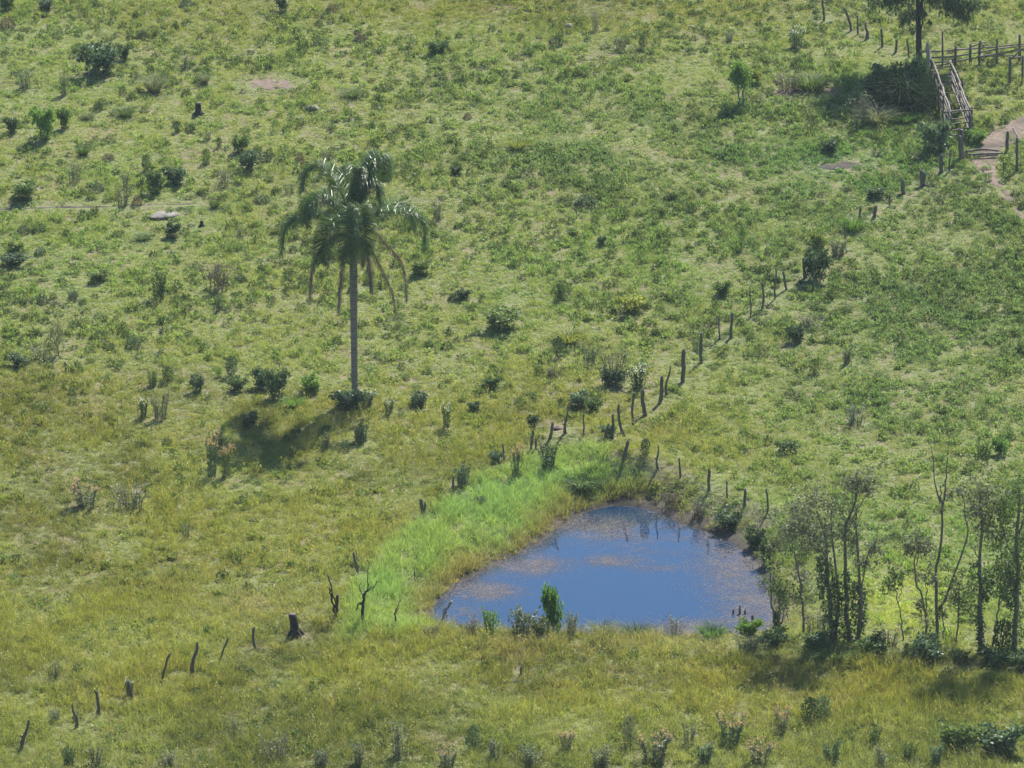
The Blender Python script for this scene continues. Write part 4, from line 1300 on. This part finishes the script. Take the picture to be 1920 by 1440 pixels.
    for k in range(26):
        e = wp(670 + rg.normal(0, 3), 458, -.3)
        tube(mb, [wp(664, 450, -.2), e, e - [rg.normal(0, .05), 0, .5 + .3 * rg.random()]], [.012, .01, .004], 4, cap=False, rg=rg)
    mb.build('fruit_stalk', M['straw'], root)
    tag(root, 'tall palm with arching glossy fronds and hanging dead fronds alone in the pasture', 'palm')
make_palm()

# ---------------------------------------------------------------- trees
def crown_mesh(rg, centres, radii, n_each, L, W, squash=1.1, droop=0.0):
    mb = MB()
    for c, r in zip(centres, radii):
        n = max(6, int(3.6 * n_each * (r / np.mean(radii)) ** 2))
        k = max(3, n // 14)
        sub_ = np.asarray(c) + unit(rg.normal(size=(k, 3))) * r * (.25 + 1.05 * rg.random((k, 1))) * [1, 1, squash]
        p = sub_[rg.integers(0, k, n)] + rg.normal(0, r * .24, (n, 3))
        leaves(mb, p, rg.normal(0, 1, (n, 3)) + [0, 0, -.2 - droop], L * (.6 + .8 * rg.random(n)), W * (.6 + .8 * rg.random(n)), .55 + .85 * rg.random(n), droop=droop, rg=rg)
    return mb

def tree(base_px, stems, crowns, label, leafm, barkm='bark', n_each=90, L=.14, W=.07, ivy=None, twigs=0, seed=1, cat='tree', name='slender_tree', droop=0.0, ivym='leaf_dark'):
    """stems: px paths with depth offset and end radii in px; crowns: (px, py, depth, r_px); ivy: (px, py0, py1, r_px)"""
    b0 = P(*base_px)
    s = px_m(b0)
    rg = np.random.default_rng(seed)
    root = empty(name, b0)
    def wp(px, py, dy=0.0):
        return at_y(px, py, b0[1]) + np.array([0, dy, 0]) - b0
    paths = []
    for k, (pts, r0, r1) in enumerate(stems):
        path = smooth_path([wp(*q) for q in pts], 12)
        path[1:-1] += rg.normal(0, .025, path[1:-1].shape)
        if k == 0 or pts[0][1] >= base_px[1] - 6:
            path[0, 2] -= .3
        mb = MB()
        tube(mb, path, np.linspace(r0, r1, 12) * (.62 if name == 'slender_tree' else 1.0) / s, 7, 1, 0, .15, rg=rg)
        mb.build('trunk' if k == 0 else 'branch', M[barkm], root, smooth=True)
        paths.append(path)
    if crowns:
        cs = [wp(a, b_, dy) for a, b_, dy, r in crowns]
        rs = [r / s for *_, r in crowns]
        cr = crown_mesh(rg, cs, rs, n_each, L, W, droop=droop).build('crown', M[leafm], root)
        mb = MB()
        for c, r in zip(cs, rs):
            allp = np.vstack([p_[4:] for p_ in paths])
            near_ = allp[np.argmin(np.linalg.norm(allp - c, axis=1))]
            e = c + rg.normal(0, r * .2, 3)
            tube(mb, smooth_path([near_, (near_ + e) / 2 + rg.normal(0, .08, 3), e], 5), np.linspace(.018, .007, 5), 5, cap=False, rg=rg)
            for _ in range(6 + 2 * twigs):
                t_ = c + unit(rg.normal(size=3)) * r * (.6 + .5 * rg.random())
                tube(mb, smooth_path([e, (e + t_) / 2 + rg.normal(0, .05, 3), t_], 4), np.linspace(.009, .003, 4), 4, cap=False, rg=rg)
        tag(mb.build('twig', M['twig'], cr), kind='stuff')
    for (px, y0, y1, r) in ivy or []:
        n = int(3.6 * abs(y1 - y0))
        z = rg.random(n)
        q = wp(px, y0) * (1 - z)[:, None] + wp(px, y1) * z[:, None]
        a = rg.random(n) * 6.283
        rr = .62 * r / s * (.35 + .65 * np.sin(np.pi * np.clip(z * .9 + .08, 0, 1))) * np.sqrt(rg.random(n)) * (.6 + .8 * fbm(z * 9 + px, a, 3, 2))
        q = q + np.column_stack([rr * np.cos(a), rr * np.sin(a), np.zeros(n)])
        mb = MB()
        leaves(mb, q, rg.normal(0, 1, (n, 3)) + [0, 0, -.3], .13 + .08 * rg.random(n), .075, .55 + .8 * rg.random(n), rg=rg)
        mb.build('ivy', M[ivym], root)
    return tag(root, label, cat, 'slender trees of the thicket' if name == 'slender_tree' else None)

tree((1455, 1190), [([(1455, 1192), (1450, 1150), (1445, 1110), (1446, 1060, .3), (1449, 1020, .4)], 3.5, 1.2), ([(1457, 1190), (1463, 1150, .2), (1460, 1120, .3)], 2.5, 1), ([(1459, 1192), (1468, 1160, .1), (1472, 1135, .2)], 2.5, 1)],
     [(1452, 1095, 0, 22), (1466, 1128, .2, 20), (1448, 1060, .3, 18), (1470, 1105, .3, 20)], 'leaning leafy sapling at the pond\'s right corner', 'leaf', n_each=70, seed=11, ivy=[(1457, 1192, 1150, 12)])
tree((1507, 1188), [([(1507, 1190), (1506, 1150), (1502, 1110), (1496, 1065), (1489, 1030)], 4, 2.2), ([(1489, 1030), (1478, 1005, .2), (1470, 985, .4)], 2, 1), ([(1492, 1045), (1505, 1010, -.2), (1512, 980, -.3)], 2, 1)],
     [(1510, 1115, 0, 26), (1500, 1090, .5, 22), (1488, 1125, 0, 20), (1478, 1000, .2, 34), (1505, 975, 0, 34), (1465, 1020, .4, 22), (1520, 1010, -.4, 26)], 'slim single stemmed tree between pond and ivy clad stems', 'leaf_grey', n_each=60, twigs=6, seed=12)
tree((1563, 1208), [([(1560, 1212), (1556, 1150), (1552, 1090), (1549, 1030), (1540, 985, .2), (1525, 950, .4)], 8, 2), ([(1566, 1212), (1572, 1140, .2), (1570, 1080, .3), (1560, 1000, .5), (1562, 940, .6)], 6, 1.6),
                    ([(1550, 1050), (1530, 1010, -.3), (1508, 990, -.5), (1480, 975, -.6)], 3, 1)],
     [(1500, 960, 0, 38), (1535, 945, .4, 42), (1560, 960, .6, 36), (1515, 985, -.5, 36), (1480, 985, -.5, 26), (1545, 990, 0, 34), (1560, 1010, .4, 28), (1530, 1030, 0, 26)],
     'ivy clad tree with wide grey crown, left of a touching pair', 'leaf_grey', n_each=75, twigs=8, seed=13, ivy=[(1553, 1212, 1050, 27), (1568, 1212, 1080, 22), (1540, 1120, 1040, 18)])
tree((1602, 1207), [([(1592, 1212), (1590, 1150), (1586, 1080), (1586, 1000, .2), (1606, 940, .3), (1607, 890, .4)], 8, 1.8), ([(1608, 1210), (1612, 1150, -.2), (1611, 1080, -.2), (1606, 1000), (1605, 950)], 7, 2),
                    ([(1600, 975, .2), (1618, 945, .3), (1638, 918, .3)], 2.2, 1), ([(1612, 1110, -.2), (1622, 1050, -.3), (1640, 1010, -.3), (1647, 978, -.3)], 2.5, 1)],
     [(1612, 905, .3, 30), (1628, 915, .3, 24), (1598, 915, .4, 22), (1590, 985, .2, 26), (1632, 1020, -.3, 16), (1622, 1050, -.3, 18), (1650, 1035, -.2, 14), (1600, 1020, .2, 22)],
     'ivy clad tree with tall twiggy top, right of a touching pair', 'leaf_grey', n_each=70, twigs=10, seed=14, ivy=[(1588, 1212, 1070, 24), (1606, 1212, 1090, 24), (1616, 1180, 1100, 16)])
tree((1697, 1200), [([(1697, 1204), (1690, 1170), (1684, 1130), (1677, 1090)], 2.8, 1.2), ([(1684, 1130), (1690, 1105), (1692, 1085)], 1.2, .7)],
     [(1676, 1082, 0, 16), (1665, 1095, 0, 14), (1690, 1078, .2, 12)], 'thin bare sapling leaning left in the thicket opening', 'leaf', n_each=36, seed=15)
tree((1736, 1200), [([(1737, 1204), (1736, 1160), (1728, 1115), (1716, 1085), (1716, 1040)], 4.2, 2), ([(1736, 1165), (1738, 1120, .2), (1737, 1080, .3)], 2.2, 1), ([(1717, 1060), (1724, 1020), (1722, 1000)], 1.6, .8)],
     [(1720, 1010, 0, 26), (1735, 1030, .3, 24), (1705, 1025, 0, 18), (1740, 1085, .3, 22), (1722, 1130, -.2, 14), (1735, 1165, -.2, 16)], 'forked young tree left of the bare twin trunks', 'leaf_grey', n_each=60, twigs=5, seed=16)
tree((1757, 1198), [([(1756, 1200), (1757, 1140), (1756, 1080), (1763, 1030), (1766, 960), (1762, 930)], 5.5, 3), ([(1762, 940), (1752, 900), (1750, 865), (1745, 830)], 2.6, .9), ([(1765, 965), (1771, 930), (1774, 890), (1777, 857)], 3.4, 1.6),
                    ([(1760, 1142), (1775, 1110, -.2), (1790, 1070, -.3), (1803, 1030, -.3), (1814, 1000, -.3), (1808, 965, -.3), (1803, 925, -.3)], 4, 1.6), ([(1770, 925), (1785, 930), (1800, 935)], 1.2, .6), ([(1761, 945), (1764, 925), (1763, 910)], 2.2, 1.5)],
     [(1803, 918, -.3, 11), (1790, 1120, 0, 14), (1778, 925, 0, 9)], 'tall bare twin trunked tree with curving branch', 'leaf_grey', n_each=40, twigs=4, seed=17)
tree((1771, 1200), [([(1770, 1204), (1768, 1170), (1766, 1130, .3)], 2.6, 1.2)], [(1768, 1150, .2, 14)], 'short thin sapling touching the bare twin trunks', 'leaf', n_each=40, seed=18)
tree((1795, 1212), [([(1792, 1214), (1796, 1170), (1797, 1130), (1800, 1090)], 3, 1.4)], [(1800, 1120, 0, 22), (1795, 1090, .3, 22), (1806, 1150, 0, 18)], 'thin leafy sapling between bare trunks and ivy column tree', 'leaf', n_each=60, seed=19)
tree((1838, 1226), [([(1839, 1230), (1838, 1160), (1838, 1090), (1838, 1040), (1840, 980), (1838, 930)], 8, 2.5), ([(1838, 1050), (1826, 1030), (1815, 1015)], 2, 1), ([(1839, 1000), (1850, 965, .2), (1856, 930, .3)], 2.2, 1)],
     [(1835, 915, 0, 34), (1855, 935, .3, 34), (1870, 960, .4, 30), (1825, 950, -.2, 24), (1845, 980, 0, 26), (1862, 1005, .3, 28)], 'straight tree with a thick dark ivy column', 'leaf_grey', n_each=75, twigs=6, seed=20, ivy=[(1830, 1175, 1050, 34), (1838, 1230, 1160, 13), (1848, 1130, 1080, 18)])
tree((1868, 1212), [([(1860, 1216), (1868, 1170), (1874, 1130), (1876, 1090)], 3.4, 1.8), ([(1872, 1140), (1884, 1110), (1880, 1080)], 1.8, 1)], [(1876, 1075, 0, 26), (1890, 1060, .3, 24), (1868, 1095, 0, 18), (1885, 1110, 0, 18)], 'leaning slim tree between the last two ivy trees', 'leaf', n_each=70, twigs=3, seed=21)
tree((1904, 1238), [([(1905, 1244), (1904, 1170), (1908, 1090), (1906, 1020), (1912, 960), (1910, 910)], 8.5, 3), ([(1907, 1060), (1890, 1020, .2), (1878, 985, .3), (1870, 950, .3)], 3, 1.2), ([(1909, 1000), (1925, 960), (1935, 930)], 3, 1.2)],
     [(1905, 920, 0, 38), (1880, 950, .3, 34), (1930, 950, 0, 36), (1895, 985, .4, 36), (1915, 1010, 0, 34), (1880, 1010, .3, 28), (1900, 1050, 0, 30), (1935, 1030, 0, 34), (1890, 1085, -.2, 24), (1925, 1080, 0, 26)],
     'large leafy ivy grown tree at the right edge of the thicket', 'leaf', n_each=85, twigs=3, seed=22, ivy=[(1903, 1240, 1080, 30), (1892, 1140, 1060, 22)])
tree((1950, 1240), [([(1950, 1246), (1948, 1170), (1954, 1090), (1950, 1000), (1956, 930)], 8, 3)], [(1950, 930, 0, 40), (1975, 960, .3, 36), (1960, 1000, 0, 36), (1945, 1050, 0, 30), (1975, 1040, 0, 34)],
     'tree just beyond the right edge of the picture', 'leaf', n_each=80, seed=23, ivy=[(1950, 1240, 1080, 28)]) if False else None

# small round tree on the slope
tree((1388, 200), [([(1386, 203), (1386, 185), (1384, 165), (1380, 145)], 1.8, .9), ([(1393, 203), (1393, 182), (1395, 160), (1396, 142)], 1.8, .9)],
     [(1386, 138, 0, 17), (1396, 142, .1, 14), (1376, 140, 0, 13), (1388, 158, 0, 14), (1386, 128, .1, 14)], 'small round topped tree with twin stems on the upper right slope', 'leaf_bright', n_each=125, L=.14, W=.07, seed=31, name='small_tree')
# the tall tree whose crown leaves the picture at the top
tree((1722, 114), [([(1723, 118), (1722, 80), (1722, 40), (1720, 0), (1716, -50), (1712, -110, .3), (1708, -170, .4)], 6.4, 2), ([(1723, 34), (1728, 12), (1732, -10), (1745, -60, .4), (1760, -110, .6)], 3.5, 1.4),
                   ([(1722, 65), (1728, 50), (1731, 30), (1735, 5)], 1.6, .8), ([(1718, -30), (1690, -70, -.4), (1665, -110, -.8)], 3, 1.2), ([(1730, -20), (1765, -40, -.3), (1795, -50, -.5), (1815, -30, -.6)], 2.6, 1), ([(1722, 40), (1705, 30, -.1), (1695, 28, -.1)], 1.4, .7)],
     [(1706, 28, -.1, 15), (1696, 36, -.2, 11), (1716, 24, 0, 11), (1732, 28, .1, 10), (1790, 8, -.5, 22), (1812, 10, -.6, 18), (1775, 0, -.4, 18), (1800, 28, -.6, 12), (1668, -8, -.6, 22), (1650, -22, -.8, 24), (1690, -25, -.4, 22),
      (1745, 0, .2, 14), (1745, 44, 0, 6), (1712, 55, 0, 9), (1760, -50, .2, 40), (1700, -80, 0, 44), (1665, -120, -.5, 44), (1740, -120, .4, 50), (1790, -90, .2, 44), (1705, -170, .3, 48), (1750, -180, .6, 46), (1810, -45, -.5, 34), (1680, -190, 0, 34), (1640, -70, -.6, 30)],
     'tall dark tree at the top right whose crown leaves the picture', 'leaf_dark', 'bark_dark', n_each=170, L=.26, W=.08, seed=32, name='tall_tree', droop=.35)

# dead branches standing at the foot of the bank
def dead_tree(base_px, stems, label, mat='bark_dark', name='dead_sapling', seed=1):
    tree(base_px, stems, [], label, 'leaf', mat, seed=seed, cat='dead tree', name=name)
dead_tree((629, 1160), [([(628, 1162), (630, 1145), (633, 1116)], 3.6, 2.6), ([(630, 1135), (624, 1115), (617, 1085), (614, 1080)], 1.7, .9), ([(628, 1150), (623, 1125), (619, 1112), (617, 1102)], 2.2, 1.4), ([(626, 1162), (621, 1168), (620, 1176)], 1.6, 1)],
          'broken post with two thin branches left of the green bank', seed=41)
dead_tree((680, 1172), [([(679, 1174), (680, 1150), (682, 1122), (684, 1112)], 3.6, 2.4), ([(683, 1114), (689, 1105), (690, 1080), (689, 1050)], 1.4, .6), ([(684, 1110), (700, 1100), (712, 1090)], 1.4, .6), ([(681, 1130), (672, 1132), (668, 1145)], 1.8, 1), ([(683, 1118), (675, 1108), (676, 1092)], 1.2, .6)],
          'dark dead sapling with bare side branches on the bank', seed=42)
dead_tree((742, 1182), [([(741, 1186), (742, 1165), (742, 1143)], 2, 1.4), ([(742, 1145), (746, 1136), (752, 1126)], 1.2, .6), ([(742, 1150), (748, 1140)], .9, .5)], 'thin dead stem with a crooked twig near the pond tip', seed=43)
dead_tree((828, 1172), [([(825, 1172), (834, 1150), (843, 1134), (847, 1128)], 2.6, 2.2), ([(829, 1166), (831, 1148), (830, 1132)], 1.4, .9), ([(836, 1148), (840, 1160)], 1.2, .6)], 'bleached broken branch leaning over the pond\'s left tip', 'wood_pale', seed=44)
dead_tree((671, 1060), [([(674, 1062), (670, 1046), (666, 1032)], 1.0, .6), ([(672, 1052), (678, 1048)], .8, .4)], 'thin dead twig behind the pale topped post', seed=45)

# ---------------------------------------------------------------- cattle chute and corral fence
def make_chute():
    A0, A1 = P(1746, 172), P(1778, 262)          # left wall on the ground, rear to front
    B0, B1 = P(1783, 170), P(1819, 258)          # right wall
    root = empty('cattle_chute', (A0 + A1 + B0 + B1) / 4)
    o = np.array(root.location)
    rg = np.random.default_rng(9)
    upv = np.array([0, 0, 1.0])
    def pole(a, b_, r, nm, mat, sag=.0, n=7, wob=.025):
        pth = smooth_path([a, (a + b_) / 2 + upv * sag, b_], n)
        pth[1:-1] += rg.normal(0, wob, (n - 2, 3))
        mb = MB()
        tube(mb, pth - o, np.linspace(r, r * .8, n), 7, 1, 0, .2, rg=rg)
        mb.build(nm, M[mat], root)
    g = lambda P_, h: np.array([P_[0], P_[1], P_[2] + h])
    side = np.array([.07, .02, 0])
    for E0, E1, sgn, hs in ((A0, A1, -1, (1.55, 1.2, .9, .6, .3)), (B0, B1, 1, (1.6, 1.4, 1.18, .95, .7, .45))):
        for t in (0, .25, .5, .75, 1.0):
            q = E0 * (1 - t) + E1 * t + side * sgn
            q[2] = H(q[0], q[1])
            pole(q - upv * .4, g(q, 1.65 + .2 * rg.random()), .075 if t in (0, 1.0) else .06, 'post', 'wood')
        for k, h in enumerate(hs):               # each rail in two lengths, overlapping at the middle post
            for t0, t1 in ((-.03, .54), (.47, 1.04)):
                a, b_ = E0 + (E1 - E0) * t0, E0 + (E1 - E0) * t1
                hh = h + rg.normal(0, .03)
                lat = side * (-sgn) * (.7 + .5 * (t0 > 0))
                pole(g(np.array([a[0], a[1], H(a[0], a[1])]), hh) + lat, g(np.array([b_[0], b_[1], H(b_[0], b_[1])]), hh + rg.normal(0, .04)) + lat,
                     .05 if k else .065, 'rail', 'rail' if (sgn > 0 or k == 0) else 'wood', rg.normal(0, .03), wob=.008 if k else .02)
    for E, hs, ex in (((A1, B1), (1.55, 1.18, .85, .52, .22), .35), ((A0, B0), (1.3, .9, .5), .1)):
        a, b_ = E
        dv = (b_ - a) / np.linalg.norm(b_ - a)
        fr = np.array([0, -.12 if ex > .2 else .12, 0])
        for h in hs:
            pole(g(a, h) - dv * ex + fr, g(b_, h + rg.normal(.03, .03)) + dv * .12 + fr, .042, 'gate_rail', 'rail', rg.normal(0, .03))
    for px, y0, y1, r in ((1775, 214, 276, .1), (1803, 243, 300, .12), (1818, 212, 262, .09), (1800, 255, 304, .09), (1770, 232, 282, .07)):
        b0 = P(px, y1)
        pole(b0 - upv * .3, at_y(px, y0, b0[1]), r, 'gate_post', 'wood', wob=.03)
    q = P(1742, 152)                              # the thick bleached corner post
    pole(q - upv * .4, at_y(1739, 80, q[1]), .13, 'corner_post', 'wood_pale', wob=.03)
    for k in range(4):                            # cross bars over the race
        t = .2 + .2 * k
        a, b_ = A0 + (A1 - A0) * t, B0 + (B1 - B0) * t
        pole(g(a, .9), g(b_, .92), .03, 'cross_bar', 'rail')
    tag(root, 'narrow cattle chute of rough pole rails at the upper right', 'cattle chute')
make_chute()

def rail_fence(name, posts, rails, label, base_line):
    """posts (x, ytop, ybase, w px); rails lists of px; all stand on the ground line given in px"""
    root = empty(name, P(*base_line[0]))
    o = np.array(root.location)
    rg = np.random.default_rng(len(posts) * 13)
    L = [P(*q) for q in base_line]
    def y_at(px):
        bx = [q[0] for q in base_line]
        return float(np.interp(px, bx, [q[1] for q in L]))
    for x, y0, y1, w in posts:
        t = at_y(x, y0, y_at(x))
        b0 = at_y(x, y1, y_at(x)); b0[2] = H(b0[0], b0[1]) - .3
        mb = MB()
        tube(mb, smooth_path([b0 - o, (b0 + t) / 2 - o + rg.normal(0, .03, 3), t - o], 6), np.linspace(w, w * .8, 6) / 2 / px_m(t), 7, 1, 0, .2, rg=rg)
        mb.build('post', M['wood'], root)
    for k, r in enumerate(rails):
        pth = smooth_path([at_y(x, y, y_at(x)) + np.array([0, -.09 if k % 2 else .09, 0]) - o for x, y in r], 3 * len(r))
        mb = MB()
        tube(mb, pth, np.linspace(.05, .04, len(pth)), 6, 1, 0, .2, rg=rg)
        mb.build('rail', M['rail'], root)
    tag(root, label, 'fence')
rail_fence('corral_fence', [(1767, 60, 122, 4), (1792, 86, 122, 6), (1820, 82, 123, 6), (1838, 76, 116, 6), (1870, 72, 122, 5), (1912, 65, 112, 6), (1946, 70, 112, 6), (1985, 64, 108, 6)],
           [[(1725, 98), (1767, 96), (1795, 93), (1822, 91)], [(1792, 93), (1820, 91), (1850, 88), (1872, 87)], [(1868, 88), (1912, 84), (1990, 80)], [(1746, 108), (1790, 105), (1820, 101)], [(1790, 106), (1822, 101), (1870, 93)], [(1836, 98), (1870, 91), (1914, 86), (1990, 82)],
            [(1748, 118), (1790, 115), (1822, 110), (1838, 106)], [(1820, 110), (1838, 105), (1872, 100), (1912, 94), (1990, 88)], [(1748, 124), (1794, 118)], [(1866, 102), (1914, 92), (1985, 84)], [(1821, 88), (1848, 79)], [(1846, 105), (1905, 103)]],
           'rough pole corral fence running right from the chute', [(1725, 130), (1790, 124), (1920, 115), (1990, 110)])
rail_fence('corral_gate', [(1894, 106, 158, 6), (1918, 104, 140, 5), (1950, 106, 160, 6)], [[(1892, 111), (1920, 107), (1955, 108)], [(1896, 110), (1908, 98), (1914, 90)]],
           'dark post and single rail at the right edge below the corral fence', [(1880, 158), (1990, 158)])
rail_fence('yard_fence', [(1890, 246, 282, 7), (1907, 258, 322, 6)], [[(1899, 240), (1905, 250), (1911, 266)]],
           'two dark posts with slanting pole at the dirt yard', [(1880, 282), (1895, 284), (1907, 322), (1950, 330)])

# ---------------------------------------------------------------- the meadow itself, grazed lower round everything that stands in it
for (tx_, ty_, tr_, tf_) in TRAMPLED:
    near_ = np.nonzero((np.abs(pos[:, 0] - tx_) < tr_) & (np.abs(pos[:, 1] - ty_) < tr_))[0]
    near_ = near_[np.hypot(pos[near_, 0] - tx_, pos[near_, 1] - ty_) < tr_]
    scl[near_, 2] *= tf_
sub(isb, 'bank_grass', 'lush bright green grass covering the pond bank', 'grass')
sub(~isb & (kind != 3) & (kind != 5), 'pasture_grass', 'rough yellow green pasture grass over the hillside and meadow', 'grass')
sub(~isb & ((kind == 3) | (kind == 5)), 'ground_weeds', 'low broad leaved weeds mixed through the pasture grass', 'weeds')

# ---------------------------------------------------------------- thin summer haze between the hill of the photograph and the slope
mb = MB()
x0, x1, y0, y1, z0, z1 = -905, 905, -335, 1105, -4.0, 66.0
V = [(x, y, z) for z in (z0, z1) for y in (y0, y1) for x in (x0, x1)]
mb.add(V, [(0, 2, 3, 1), (4, 5, 7, 6), (0, 1, 5, 4), (2, 6, 7, 3), (0, 4, 6, 2), (1, 3, 7, 5)])
m, nt, p, out = newmat('haze_air')
nt.nodes.remove(p)
pv = nt.nodes.new('ShaderNodeVolumePrincipled')
pv.inputs['Color'].default_value = (.78, .95, 1.0, 1)
pv.inputs['Density'].default_value = .000095
pv.inputs['Anisotropy'].default_value = .2
nt.links.new(pv.outputs[0], out.inputs['Volume'])
tag(mb.build('haze', m), 'thin pale haze in the air over the valley', 'haze', kind='stuff')
